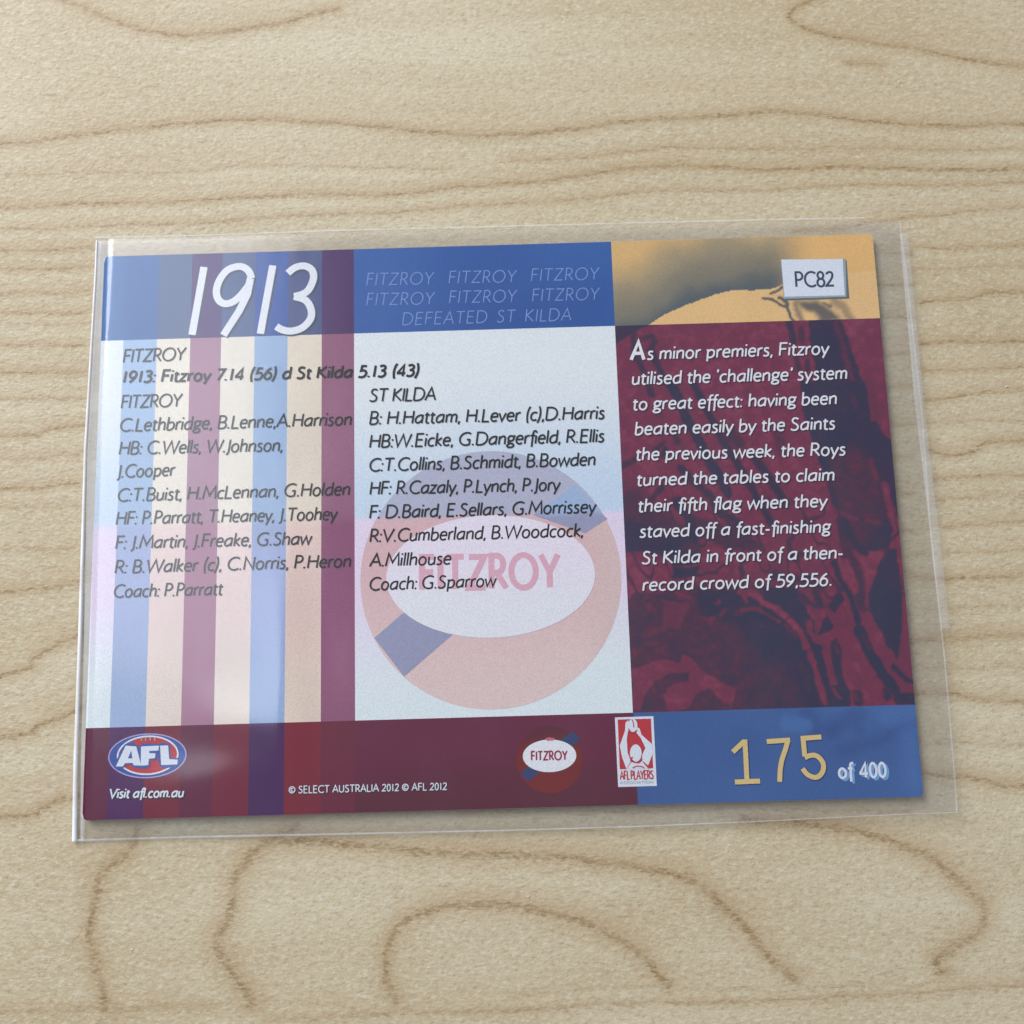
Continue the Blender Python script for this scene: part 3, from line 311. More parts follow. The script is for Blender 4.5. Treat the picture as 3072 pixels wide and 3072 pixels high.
# ---------------------------------------------------------------- the card
M_INK = print_material('printed_ink')
M_STOCK = print_material('white_card_stock', 0.5, (0.82, 0.83, 0.84), 0.3)
def ink_mat(name, rgb, gloss=0.34, metal=0.0): return print_material(name, gloss, ink(*rgb), 0.3, metal)
M_BLACK = ink_mat('black_ink', (16, 24, 38)); M_WHITE = ink_mat('white_ink', (226, 228, 240))
M_PALE = ink_mat('pale_blue_ink', (122, 150, 206)); M_SHADOW = ink_mat('shadow_ink', (52, 30, 50))
M_SHB = ink_mat('blue_shadow_ink', (38, 56, 92)); M_GOLD = ink_mat('gold_foil', (222, 196, 132), 0.3, 0.15)
M_RED = ink_mat('red_ink', (186, 52, 60)); M_DRED = ink_mat('dark_red_ink', (150, 40, 62)); M_BROWN = ink_mat('brown_ink', (112, 38, 36))
M_NAVY = ink_mat('navy_ink', (52, 66, 106)); M_LBLUE = ink_mat('logo_blue_ink', (58, 86, 158)); M_GHOST = ink_mat('ghost_letter_ink', (220, 170, 184))
M_GREY = ink_mat('grey_ink', (150, 166, 172)); M_BEVEL = ink_mat('bevel_ink', (104, 122, 134)); M_LILAC = ink_mat('lilac_ink', (172, 160, 206))
M_SKYSH = ink_mat('light_blue_glow_ink', (112, 160, 208)); M_PINK = ink_mat('pink_ink', (196, 104, 120)); M_ICE = ink_mat('ice_white_ink', (218, 224, 236))
M_DGREEN = ink_mat('slate_ink', (58, 72, 90)); M_GOLDSH = ink_mat('gold_shadow_ink', (96, 108, 110)); M_DARKNUM = ink_mat('deep_blue_ink', (34, 56, 112))

card = bpy.data.objects.new('trading_card', None); col.objects.link(card); card.location = (0, 0, 0)
card['label'] = 'printed collector card back with team lists and 1913 heading inside a clear sleeve'
card['category'] = 'trading card'

def rounded_rect(w, h, r, n=5):
    pts = []
    for cx, cy, a0 in ((w / 2 - r, h / 2 - r, 0), (-w / 2 + r, h / 2 - r, 90), (-w / 2 + r, -h / 2 + r, 180), (w / 2 - r, -h / 2 + r, 270)):
        for k in range(n + 1):
            a = math.radians(a0 + 90 * k / n); pts.append((cx + r * math.cos(a), cy + r * math.sin(a)))
    return pts
def slab(name, pts, z0, z1, mat, parent):
    n = len(pts); v = [(x, y, z0) for x, y in pts] + [(x, y, z1) for x, y in pts]
    f = [tuple(range(n - 1, -1, -1)), tuple(range(n, 2 * n))] + [(i, (i + 1) % n, n + (i + 1) % n, n + i) for i in range(n)]
    return mesh_obj(name, v, f, mat, parent)
slab('card_stock', rounded_rect(W, H, 0.05), ZC - 0.035, ZC, M_STOCK, card)

def flat_poly(name, pts, mat, n, parent):
    bm = bmesh.new(); vs = [bm.verts.new((x, y, lay(n))) for x, y in pts]
    fc = bm.faces.new(vs); fc.normal_update()
    if fc.normal.z < 0: fc.normal_flip()
    bmesh.ops.triangulate(bm, faces=[fc]); me = bpy.data.meshes.new(name); bm.to_mesh(me); bm.free()
    me.materials.append(mat); o = bpy.data.objects.new(name, me); col.objects.link(o); o.parent = parent
    return o
def ellipse(cx, cy, rx, ry, n=64, rot=0.0):
    return [(cx + rx * math.cos(a) * math.cos(rot) - ry * math.sin(a) * math.sin(rot), cy + rx * math.cos(a) * math.sin(rot) + ry * math.sin(a) * math.cos(rot)) for a in np.linspace(0, 2 * math.pi, n, endpoint=False)]

# smooth value noise for print tones
def vnoise(u, v, s, seed=0):
    r = np.random.RandomState(seed).rand(64, 64)
    x = u * s + 100; y = v * s + 100; xi = np.floor(x).astype(int); yi = np.floor(y).astype(int); fx = x - xi; fy = y - yi
    fx = fx * fx * (3 - 2 * fx); fy = fy * fy * (3 - 2 * fy)
    g = lambda a, b: r[a % 64, b % 64]
    return (g(xi, yi) * (1 - fx) + g(xi + 1, yi) * fx) * (1 - fy) + (g(xi, yi + 1) * (1 - fx) + g(xi + 1, yi + 1) * fx) * fy
def mixc(a, b, t): t = np.clip(t, 0, 1)[:, None]; return a * (1 - t) + b * t
def sstep(x, a, b): t = np.clip((x - a) / (b - a), 0, 1); return t * t * (3 - 2 * t)

def panel(name, u0, u1, v0, v1, paint, n, step=0.06, parent=None, corners=()):
    us = np.linspace(u0, u1, max(2, int((u1 - u0) / step) + 1)); vs = np.linspace(v0, v1, max(2, int((v1 - v0) / step) + 1))
    X, Y, F = grid(us, vs)
    V = np.stack([X, Y, np.full(len(X), lay(n))], -1)
    for (sx, sy) in corners:                       # follow the card's rounded corners
        cx, cy = sx * (W / 2 - 0.05), sy * (H / 2 - 0.05)
        k = (V[:, 0] * sx > cx * sx) & (V[:, 1] * sy > cy * sy)
        d = np.hypot(V[k, 0] - cx, V[k, 1] - cy); r = np.minimum(1, 0.05 / np.maximum(d, 1e-6))
        V[k, 0] = cx + (V[k, 0] - cx) * r; V[k, 1] = cy + (V[k, 1] - cy) * r
    return mesh_obj(name, V, F, M_INK, parent or card, colors=paint(X, Y))

W2, H2 = W / 2 - 0.001, H / 2 - 0.001
def c3(*a): return ink(*a)[None, :]
def team_base(u, v):
    top = sstep(v, V_MID - 0.005, V_MID + 0.005)
    a = mixc(c3(226, 232, 250), c3(184, 208, 240), sstep(v, V_HEAD - 0.4, V_MID) * 0 + sstep(-v, -V_HEAD + 0.5, -V_MID) * (0.45 + 0.55 * vnoise(u, v, .8, 3)))
    b = mixc(c3(228, 212, 230), c3(222, 232, 238), sstep(-v, 0.6, 1.9) + 0.35 * (vnoise(u, v, 0.7, 5) - .5))
    return mixc(b, a, top)
SCOL = [None, (158, 184, 214), (232, 222, 204), (166, 122, 142), (232, 223, 206), (152, 178, 210), (226, 212, 190), (148, 94, 120)]
SHEAD = [(58, 104, 160), (54, 98, 156), (80, 98, 134), (76, 52, 106), (76, 92, 132), (48, 82, 152), (74, 84, 126), (78, 46, 96)]
SFOOT = [(96, 26, 62), (80, 34, 88), (118, 36, 56), (100, 26, 64), (116, 36, 58), (72, 32, 84), (122, 36, 52), (106, 24, 58)]
U0 = [-W2] + STRIPE_U[:-1]; U1 = STRIPE_U
def head_blue(u, v):
    return mixc(c3(44, 80, 146), c3(60, 104, 168), vnoise(u, v, 0.9, 11) * 0.7 + 0.3 * sstep(-u, 0, 3))
def foot_red(u, v):
    return mixc(c3(104, 20, 64), c3(90, 12, 52), sstep(-v, 2.4, 3.2) + 0.4 * (vnoise(u, v, 1.1, 2) - .5))
UW = U_PIC; FOOT_U = U_NUM
# plain areas
panel('header_band', STRIPE_U[-1], UW, V_HEAD, H2, head_blue, 1)
panel('team_panel', STRIPE_U[-1], UW, V_FOOT, V_HEAD, team_base, 1)
panel('footer_band', STRIPE_U[-1], FOOT_U, -H2, V_FOOT, foot_red, 1)
# the vertical jumper stripes crossing the three bands
for i in range(8):
    def paint(u, v, i=i):
        if SCOL[i] is None: m = team_base(u, v)
        else:
            tb = team_base(u, v); m = tb * 0 + c3(*SCOL[i])
            pink = (1 - sstep(v, V_MID - 0.02, V_MID + 0.02)) * (0.75 - 0.45 * sstep(-v, 0.9, 2.0))
            m = m * (1 - 0.22 * pink[:, None] * np.array([[0.0, 0.9, 0.35]]))
            if i == 7: m = m * (1 - 0.32 * pink[:, None] * np.array([[0.45, 1.0, 0.5]]))
            m = m * (0.93 + 0.14 * vnoise(u, v, 1.2, 20 + i)[:, None])
        hd = c3(*SHEAD[i]) * (0.92 + 0.16 * vnoise(u, v, 1.5, 30)[:, None]); ft = c3(*SFOOT[i]) * (0.94 + 0.12 * vnoise(u, v, 1.5, 31)[:, None])
        out = np.where((v > V_HEAD)[:, None], hd, m)
        return np.where((v < V_FOOT)[:, None], ft, out)
    us = np.linspace(U0[i], U1[i], 7)
    e = 0.0008
    vs = np.concatenate([np.linspace(-H2, V_FOOT - e, 14), np.linspace(V_FOOT + e, V_MID - e, 34), np.linspace(V_MID + e, V_HEAD - e, 30), np.linspace(V_HEAD + e, H2, 14)])
    X, Y, F = grid(us, vs); V = np.stack([X, Y, np.full(len(X), lay(1))], -1)
    if i == 0:
        for sy in (1, -1):
            cx, cy = -(W / 2 - 0.05), sy * (H / 2 - 0.05)
            k = (V[:, 0] < cx) & (V[:, 1] * sy > cy * sy); d = np.hypot(V[k, 0] - cx, V[k, 1] - cy); r = np.minimum(1, 0.049 / np.maximum(d, 1e-6))
            V[k, 0] = cx + (V[k, 0] - cx) * r; V[k, 1] = cy + (V[k, 1] - cy) * r
    mesh_obj('stripe', V, F, M_INK, card, colors=paint(X, Y))

# posterised picture on the right ------------------------------
def seg_dist(u, v, pts):
    d = np.full(len(u), 9.0)
    for (ax, ay), (bx, by) in zip(pts[:-1], pts[1:]):
        dx, dy = bx - ax, by - ay; L2 = max(dx * dx + dy * dy, 1e-9)
        t = np.clip(((u - ax) * dx + (v - ay) * dy) / L2, 0, 1)
        d = np.minimum(d, np.hypot(u - ax - t * dx, v - ay - t * dy))
    return d
def inside(u, v, pts):
    r = np.zeros(len(u), bool); n = len(pts)
    for i in range(n):
        x1, y1 = pts[i]; x2, y2 = pts[(i + 1) % n]
        if y1 == y2: continue
        c = ((y1 > v) != (y2 > v)) & (u < (x2 - x1) * (v - y1) / (y2 - y1) + x1)
        r ^= c
    return r
def picture_tone(u, v, pan, start):
    uu = u + 0.022 * (vnoise(u, v, 14, 41) - .5) + 0.014 * (vnoise(u, v, 33, 42) - .5)
    vv = v + 0.022 * (vnoise(u, v, 14, 43) - .5) + 0.014 * (vnoise(u, v, 33, 44) - .5)
    t = start.copy()
    for kind, p, lev, soft, hw, pts in SHAPES:
        if p != pan: continue
        soft = soft * 1.5 + 0.012
        d = seg_dist(uu, vv, pts if kind == 's' else pts + [pts[0]])
        if kind == 's': a = 1 - sstep(d, hw - soft * .5, hw + soft * .5)
        else:
            sd = np.where(inside(uu, vv, pts), -d, d); a = 1 - sstep(sd, -soft * .5, soft * .5)
        t = t * (1 - a) + lev * a
    return t
def paint_gold(u, v):
    d = seg_dist(u, v, DOME); x = np.array([p[0] for p in DOME]); y = np.array([p[1] for p in DOME]); o = np.argsort(x)
    jag = 0.02 * (vnoise(u, v, 12, 50) - .5)
    above = v > np.interp(u, x[o], y[o]) + jag
    c = c3(228, 187, 128) * np.ones((len(u), 1))
    d2 = d + 0.16 * (vnoise(u, v, 2.2, 52) - .5) + 0.06 * (vnoise(u, v, 7, 53) - .5)
    ab = mixc(c3(88, 98, 100), c3(128, 122, 106), sstep(d2, 0.0, 0.26)); ab = mixc(ab, c3(162, 146, 114), sstep(d2, 0.22, 0.60)); ab = mixc(ab, c3(216, 176, 116), sstep(d2, 0.50, 0.84))
    right = sstep(u, 3.2, 3.8); ab = mixc(ab, c3(226, 180, 114), right)
    c = np.where(above[:, None], ab, c)
    t = picture_tone(u, v, 'g', np.ones(len(u)))
    c = mixc(c3(66, 78, 88), c, t)
    return c * (0.97 + 0.06 * vnoise(u, v, 3, 60)[:, None])
def paint_maroon(u, v):
    t = picture_tone(u, v, 'm', np.full(len(u), 0.92))
    mot = vnoise(u, v, 9, 71) * .4 + vnoise(u, v, 21, 72) * .35 + vnoise(u * .8 + v * .6, v - u * .3, 34, 73) * .25
    band = np.clip(1 - np.abs(t - .45) / .3, 0, 1); t = t + (mot - .5) * (0.36 + 0.42 * band) - 0.10 * vnoise(u, v, 1.6, 75)
    scr = np.abs(vnoise(u * 1.0 + v * .35, v * .45 - u * .2, 7, 77) - .5); busy = sstep(-v, -0.4, 0.3) * sstep(v, -1.5, -0.9)
    t = t - 0.55 * busy * (1 - sstep(scr, 0.02, 0.07)) * (t > .55)
    c = mixc(c3(50, 48, 74), c3(82, 46, 68), np.clip(t / .5, 0, 1)); c = mixc(c, c3(118, 48, 74), (t - .5) / .40); c = mixc(c, c3(140, 68, 92), (t - .88) / .22)
    gl = np.exp(-((u - 3.4) / 1.6) ** 2 - ((v + 0.2) / 1.6) ** 2)
    return c
def paint_num(u, v):
    t = picture_tone(u, v, 'b', np.full(len(u), 0.5)) + 0.22 * (vnoise(u, v, 2.3, 81) - .5) + 0.12 * sstep(u, 3, 4.4)
    return mixc(c3(48, 72, 126), c3(74, 112, 168), t)
panel('picture_top', UW, W2, V_HEAD, H2, paint_gold, 1, 0.013, corners=((1, 1),))
panel('picture_panel', UW, W2, V_FOOT, V_HEAD, paint_maroon, 1, 0.0125)
panel('number_panel', FOOT_U, W2, -H2, V_FOOT, paint_num, 1, 0.02, corners=((1, -1),))
if FOOT_U > UW: panel('number_panel_edge', UW, FOOT_U, V_FOOT - 0.14, V_FOOT, lambda u, v: c3(52, 72, 140) * np.ones((len(u), 1)), 2)

# ghost emblem in the team panel --------------------------------
gx, gy, gr, ox, oy, orx, ory = GHOST
def disc_mesh(name, cx, cy, rx, ry, paint, n, parent, clip=None, rot=0.0):
    rr = np.linspace(0, 1, 22); aa = np.linspace(0, 2 * math.pi, 97)[:-1]
    vs = [(cx, cy)]; 
    for r in rr[1:]:
        for a in aa:
            x = rx * r * math.cos(a); y = ry * r * math.sin(a)
            vs.append((cx + x * math.cos(rot) - y * math.sin(rot), cy + x * math.sin(rot) + y * math.cos(rot)))
    vs = np.array(vs)
    if clip: vs[:, 0] = np.clip(vs[:, 0], clip[0], clip[1])
    m = len(aa); f = [(0, 1 + k, 1 + (k + 1) % m) for k in range(m)]
    for i in range(len(rr) - 2):
        for k in range(m):
            a = 1 + i * m + k; b = 1 + i * m + (k + 1) % m; f.append((a, a + m, b + m, b))
    V = np.column_stack([vs, np.full(len(vs), lay(n))])
    return mesh_obj(name, V, f, M_INK, parent, colors=paint(vs[:, 0], vs[:, 1]))
def ghost_ring(u, v):
    a = mixc(c3(176, 186, 206), c3(180, 178, 194), 0.6 * np.ones(len(u)))
    b = mixc(c3(216, 178, 180), c3(222, 198, 192), sstep(-v, 0.3, 2.0) + 0.5 * (vnoise(u, v, .9, 91) - .5))
    b = mixc(b, c3(214, 188, 182), sstep(u, gx + .9, gx + 1.45))
    return mixc(b, a, sstep(v, V_MID - .012, V_MID + .012))
def ghost_in(u, v): return mixc(c3(236, 222, 236), c3(228, 228, 238), sstep(-v, .4, 1.2) + .4 * (vnoise(u, v, 1.1, 92) - .5))
gh = disc_mesh('club_emblem', gx, gy, gr, gr, ghost_ring, 2, card, (STRIPE_U[-1] + .004, UW - .004))
def paint_sash(u, v): return mixc(c3(152, 154, 180), c3(160, 182, 212), sstep(v, V_MID - .012, V_MID + .012))
def tri_poly(name, pts, n, parent, paint, div=5):
    q = np.array(pts[:4]); s = np.linspace(0, 1, div + 1); vs = []
    for a in s:
        for b in s: vs.append((q[0] * (1 - a) + q[1] * a) * (1 - b) + (q[3] * (1 - a) + q[2] * a) * b)
    vs = np.array(vs); idx = np.arange((div + 1) ** 2).reshape(div + 1, div + 1)
    f = np.stack([idx[:-1, :-1], idx[:-1, 1:], idx[1:, 1:], idx[1:, :-1]], -1).reshape(-1, 4)
    return mesh_obj(name, np.column_stack([vs, np.full(len(vs), lay(n))]), f, M_INK, parent, colors=paint(vs[:, 0], vs[:, 1]))
for s in GHOST_SASH: tri_poly('sash', s, 3, gh, paint_sash)
disc_mesh('oval', ox, oy, orx, ory, ghost_in, 4, gh, rot=0.0)

# ---------------------------------------------------------------- lettering: a drawn stroke alphabet (humanist italic)
G = {
'A': ('M2 0L27 68L52 0|M11 24L43 24', 54), 'B': ('M7 0L7 68L22 68A22 51 15 17 90 -90L7 34|M22 34A24 17 17 17 90 -90L7 0', 46),
'C': ('A35 34 30 34 50 310', 56), 'D': ('M7 0L7 68L24 68A24 34 31 34 90 -90L7 0', 60), 'E': ('M38 68L7 68L7 0L39 0|M7 36L35 36', 44),
'F': ('M38 68L7 68L7 0|M7 36L35 36', 41), 'G': ('A36 34 31 34 52 300L52 8L52 30|M38 30L55 30', 61), 'H': ('M7 0L7 68|M48 0L48 68|M7 36L48 36', 55),
'I': ('M7 0L7 68', 14), 'J': ('M13 68L13 2A3 2 10 14 0 -95', 20), 'K': ('M7 0L7 68|M42 68L11 36L46 0', 48), 'L': ('M7 68L7 0L37 0', 39),
'M': ('M4 0L11 68L34 18L57 68L64 0', 68), 'N': ('M7 0L7 67L49 1L49 68', 56), 'O': ('A36 34 31 34 0 360Z', 72), 'P': ('M7 0L7 68L20 68A20 50 17 18 90 -90L7 32', 42),
'R': ('M7 0L7 68L20 68A20 50 17 18 90 -90L7 32|M20 32L44 0', 46), 'S': ('M34 60C27 68 8 71 8 53C8 36 35 37 35 17C35 -4 10 -3 4 8', 42),
'T': ('M2 67L46 67|M24 67L24 0', 48), 'U': ('M7 68L7 24A27 24 20 24 180 360L47 68', 54), 'V': ('M2 68L27 2L52 68', 54), 'W': ('M2 68L20 2L40 66L60 2L78 68', 80),
'Y': ('M2 68L24 32L46 68|M24 32L24 0', 48), 'Z': ('M5 66L44 66L5 2L46 2', 49),
'a': ('M38 46L36 0|M37 43C20 46 6 36 6 18C6 -4 25 -2 36 17', 45), 'b': ('M7 71L7 2|M7 32C14 46 37 48 37 24C37 0 16 -4 7 3', 42),
'c': ('M33 40C22 48 6 42 6 22C6 -1 22 -4 33 5', 36), 'd': ('M37 71L37 0|M37 41C20 48 6 38 6 20C6 -4 26 -4 37 14', 44), 'e': ('M7 24L34 25C36 40 29 45 22 45C12 45 6 36 6 22C6 0 22 -4 34 6', 40),
'f': ('M29 67C19 72 14 66 14 52L14 -18|M2 44L25 44', 23), 'g': ('A20 31 13 14 0 360Z|M30 42L40 44|M13 19C6 13 6 7 16 5C33 2 37 -2 35 -10C32 -20 6 -21 5 -10C5 -4 11 -1 16 4', 40),
'h': ('M7 71L7 0|M7 30C14 45 34 52 34 30L34 0', 41), 'i': ('M7 44L7 0|M7 58L7 67', 14), 'k': ('M7 71L7 0|M31 44L9 24L33 0', 35), 'l': ('M7 71L7 0', 14),
'm': ('M7 44L7 0|M7 32C13 46 30 50 30 30L30 0|M30 32C36 46 53 50 53 30L53 0', 60), 'n': ('M7 44L7 0|M7 30C14 45 34 52 34 30L34 0', 41), 'o': ('A22 22 16 22 0 360Z', 44),
'p': ('M9 46L9 -20|M9 32C16 46 38 48 38 24C38 0 18 -3 9 4|M9 43L3 40', 44), 'r': ('M7 44L7 0|M7 30C11 42 18 46 26 43', 27), 's': ('M26 40C20 46 7 46 8 34C9 23 27 24 26 11C25 -3 9 -2 4 5', 32),
't': ('M11 57L11 12C11 0 17 -2 25 2|M2 44L24 44', 26), 'u': ('M7 44L7 16C7 -6 28 -2 34 14|M34 44L34 0', 41), 'v': ('M2 44L17 1L33 44', 35), 'w': ('M2 44L14 1L28 43L42 1L54 44', 56),
'y': ('M2 44L18 1|M35 44L11 -20', 37), 'z': ('M4 43L31 43L4 1L33 1', 35),
'0': ('A20 33 15 33 0 360Z', 40), '1': ('M14 0L14 67', 28), '2': ('M6 55C12 70 35 70 34 51C33 34 15 18 4 2L38 2', 41), '3': ('M6 60C14 70 33 68 32 52C31 40 22 36 14 36|M14 36C34 36 36 22 35 16C32 -4 12 -4 3 5', 41),
'4': ('M30 0L30 66L3 18|M1 18L40 18', 43), '5': ('M35 66L13 66L11 38C26 44 38 36 37 20C35 -4 12 -4 3 4', 41), '6': ('M32 66C18 58 6 38 6 20|A21 20 15 20 0 360Z', 42), '7': ('M4 65L36 65L13 0', 38),
'8': ('A20 51 13 16 0 360Z|A20 17 16 18 0 360Z', 40), '9': ('A20 46 15 20 0 360Z|M35 46C35 30 22 10 9 0', 42),
'.': ('M8 -2L8 7', 18), ',': ('M9 6L5 -11', 15), ':': ('M7 -2L7 7|M7 34L7 43', 15), '(': ('M20 76C7 50 7 16 16 -14', 22), ')': ('M4 76C15 50 15 16 2 -14', 20), '-': ('M4 22L23 22', 27),
'‘': ('M11 56C6 59 6 64 10 70', 15), '’': ('M7 54C12 60 12 64 9 70', 15), '©': ('A30 33 27 30 0 360Z|M40 44C30 50 19 43 19 32C19 20 31 15 40 22', 62), ' ': ('', 21)}
TOK = re.compile(r'[MLACZ|]|-?\d+\.?\d*')
def glyph_paths(ch):
    res = []
    for part in G[ch][0].split('|'):
        if not part: continue
        tk = TOK.findall(part); i = 0; pts = []; closed = False
        while i < len(tk):
            c = tk[i]; i += 1
            if c in 'ML': pts.append((float(tk[i]), float(tk[i + 1]))); i += 2
            elif c == 'C':
                a = pts[-1]; b, cc, d = [(float(tk[i + 2 * k]), float(tk[i + 2 * k + 1])) for k in range(3)]; i += 6
                for k in range(1, 9):
                    t = k / 8; m = 1 - t
                    pts.append(tuple(m ** 3 * a[q] + 3 * m * m * t * b[q] + 3 * m * t * t * cc[q] + t ** 3 * d[q] for q in (0, 1)))
            elif c == 'A':
                cx, cy, rx, ry, a0, a1 = [float(x) for x in tk[i:i + 6]]; i += 6
                n = max(4, int(abs(a1 - a0) / 15))
                for k in range(n + 1):
                    a = math.radians(a0 + (a1 - a0) * k / n); pts.append((cx + rx * math.cos(a), cy + ry * math.sin(a)))
            elif c == 'Z': closed = True; pts.pop()
        res.append((pts, closed))
    return res

def ribbon(bm, pts, closed, w, z):
    p = [Vector(q) for q in pts]
    q = [p[0]]
    for a in p[1:]:
        if (a - q[-1]).length > 1e-5: q.append(a)
    p = q; n = len(p)
    if n < 2: return
    L = []; Rr = []
    for i in range(n):
        if closed: d0 = (p[i] - p[i - 1]).normalized(); d1 = (p[(i + 1) % n] - p[i]).normalized()
        else:
            d0 = (p[i] - p[i - 1]).normalized() if i else None; d1 = (p[i + 1] - p[i]).normalized() if i < n - 1 else None
            d0 = d0 or d1; d1 = d1 or d0
        n0 = Vector((-d0.y, d0.x)); n1 = Vector((-d1.y, d1.x)); m = n0 + n1
        if m.length < 0.15: m = n0; k = 1
        else: m.normalize(); k = min(1 / max(m.dot(n0), .2), 2.2)
        zi = z + i * 1.2e-5
        L.append(bm.verts.new((*(p[i] + m * w / 2 * k), zi))); Rr.append(bm.verts.new((*(p[i] - m * w / 2 * k), zi)))
    for i in range(n if closed else n - 1):
        j = (i + 1) % n
        try: bm.faces.new((Rr[i], Rr[j], L[j], L[i]))
        except ValueError: pass

def text_geo(text, slant, weight, track=0.0, space=None):
    x = 0; P = []
    for ch in text:
        for pts, cl in glyph_paths(ch): P.append(([(px + x, py) for px, py in pts], cl))
        x += (space if (ch == ' ' and space) else G[ch][1]) + track
    q = [a[0] + slant * a[1] for p, _ in P for a in p]
    return P, min(q) - weight * .5, max(q) + weight * .5

def text_part(name, row, mat, n, slant=0.13, weight=9.0, parent=None, track=0.0, space=None, capu=68, shadow=None):
    """sets one line of print; every word is a part, its printed shadow a sub-part. shadow = (material, weight, dx, dy, name)"""
    text, u0, v0, u1, v1, cap = row
    P, a, b = text_geo(text, slant, weight, track, space)
    L = math.hypot(u1 - u0, v1 - v0); sx = L / (b - a); sy = cap / capu
    dx, dy = (u1 - u0) / L, (v1 - v0) / L
    counts = [[len(glyph_paths(c)) for c in wd] for wd in text.split(' ')]
    k = 0
    for wd in counts:
        m = sum(wd); grp = P[k:k + m]; k += m
        def build(nm, mt, wgt, ox, oy, ly, par):
            bm = bmesh.new()
            for q_, (pts, cl) in enumerate(grp):
                q = []
                for x, y in pts:
                    X = (x + slant * y - a) * sx; Y = y * sy
                    q.append((u0 + X * dx - Y * dy + ox, v0 + X * dy + Y * dx + oy))
                ribbon(bm, q, cl, wgt * (sx * .5 + sy * .5), lay(ly) + (q_ % 3) * 0.00012)
            bmesh.ops.recalc_face_normals(bm, faces=bm.faces)
            me = bpy.data.meshes.new(nm); bm.to_mesh(me); bm.free(); me.materials.append(mt)
            o = bpy.data.objects.new(nm, me); col.objects.link(o); o.parent = par
            return o
        o = build(name, mat, weight, 0, 0, n, parent or card)
        if shadow and (parent is None or parent is card): build(shadow[4], shadow[0], shadow[1], shadow[2], shadow[3], n - 2, o)
def stroke_part(name, paths, mat, n, w, parent=None, off=(0, 0), closed=False):
    bm = bmesh.new()
    for k, pts in enumerate(paths):
        p = np.array(pts, float); q = [p[0]]
        if len(p) > 4:
            for i in range(len(p) - 1):
                a = p[max(i - 1, 0)]; b = p[i]; c = p[i + 1]; d = p[min(i + 2, len(p) - 1)]
                for t in (1 / 3, 2 / 3, 1): q.append(0.5 * ((2 * b) + (c - a) * t + (2 * a - 5 * b + 4 * c - d) * t * t + (3 * b - a - 3 * c + d) * t ** 3))
        else: q = list(p)
        ribbon(bm, [(float(x) + off[0], float(y) + off[1]) for x, y in q], closed, w, lay(n) + k * 0.00012)
    bmesh.ops.recalc_face_normals(bm, faces=bm.faces)
    me = bpy.data.meshes.new(name); bm.to_mesh(me); bm.free(); me.materials.append(mat)
    o = bpy.data.objects.new(name, me); col.objects.link(o); o.parent = parent or card
    return o

# ghost word in the oval
text_part('lettering', GHOST_TXT[0], M_GHOST, 5, 0.0, 13.5, gh, 6)
for r in LEFT: text_part('printed_word', r, M_BLACK, 5)
text_part('printed_word', BOLD[0], M_BLACK, 5, weight=12.5, track=1.5)
for r in MID: text_part('printed_word', r, M_BLACK, 6)
for r in HEAD: text_part('heading_word', r, M_PALE, 3, weight=5.6, track=7, space=34)
for r in RIGHT: text_part('caption_word', r, M_WHITE, 5, weight=8.8, track=1, shadow=(M_SHADOW, 9.5, 0.011, -0.011, 'printed_shadow'))
text_part('caption_initial', BIGA[0], M_WHITE, 5, slant=0.1, weight=13, shadow=(M_SHADOW, 14, 0.011, -0.011, 'printed_shadow'))
text_part('website_word', VISIT[0], M_ICE, 5, slant=0.14, weight=12.5, track=1, shadow=(M_SHADOW, 13, 0.012, -0.012, 'printed_shadow'))
text_part('copyright_word', COPY[0], M_ICE, 5, slant=0.0, weight=10, track=4, shadow=(M_SHADOW, 10, 0.008, -0.010, 'printed_shadow'))

yr = stroke_part('year_heading', YEAR, M_WHITE, 5, 0.084)
stroke_part('text_shadow', YEAR, M_DGREEN, 3, 0.096, yr, (0.013, -0.013))
nm = stroke_part('serial_number', NUM, M_GOLD, 5, 0.052)
stroke_part('text_shadow', NUM, M_DARKNUM, 3, 0.066, nm, (0.004, -0.003))
text_part('serial_total', OF400[0], M_ICE, 5, slant=0.0, weight=11.5, track=3, space=26, shadow=(M_SKYSH, 13, 0.024, -0.020, 'printed_glow'))

# code tag ------------------------------------------------------
tag_o = flat_poly('code_tag', TAG_FACE, M_ICE, 5, card)
flat_poly('bevel', TAG_MID, M_GREY, 4, tag_o); flat_poly('tag_shadow', TAG_DARK, M_GOLDSH, 3, tag_o)
text_part('code_lettering', CODE[0], M_DGREEN, 6, slant=0.0, weight=10, parent=tag_o, track=1)

# league logo ---------------------------------------------------
cx, cy, rx, ry, ic, irx, iry = OVAL[0][0], OVAL[0][1], OVAL[1], OVAL[2], OVAL[3], OVAL[4], OVAL[5]
lg = flat_poly('league_logo', ellipse(cx, cy, rx, ry), M_LBLUE, 2, card)
stroke_part('rim', [ellipse(cx, cy, rx, ry, 48)], M_LILAC, 3, 0.013, lg, closed=True)
flat_poly('red_oval', ellipse(ic[0], ic[1], irx, iry), M_RED, 3, lg)
stroke_part('inner_rim', [ellipse(ic[0], ic[1], irx, iry, 48)], M_ICE, 4, 0.017, lg, closed=True)
stroke_part('lacing', AFL_LACE, M_GREY, 5, 0.012, lg)
for p in AFL:
    q = flat_poly('letter', p, M_ICE, 7, lg); stroke_part('letter_outline', [p + [p[0], p[1]]], M_LBLUE, 6, 0.034, lg)
flat_poly('letter_counter', AFL_HOLE, M_LBLUE, 8, lg)

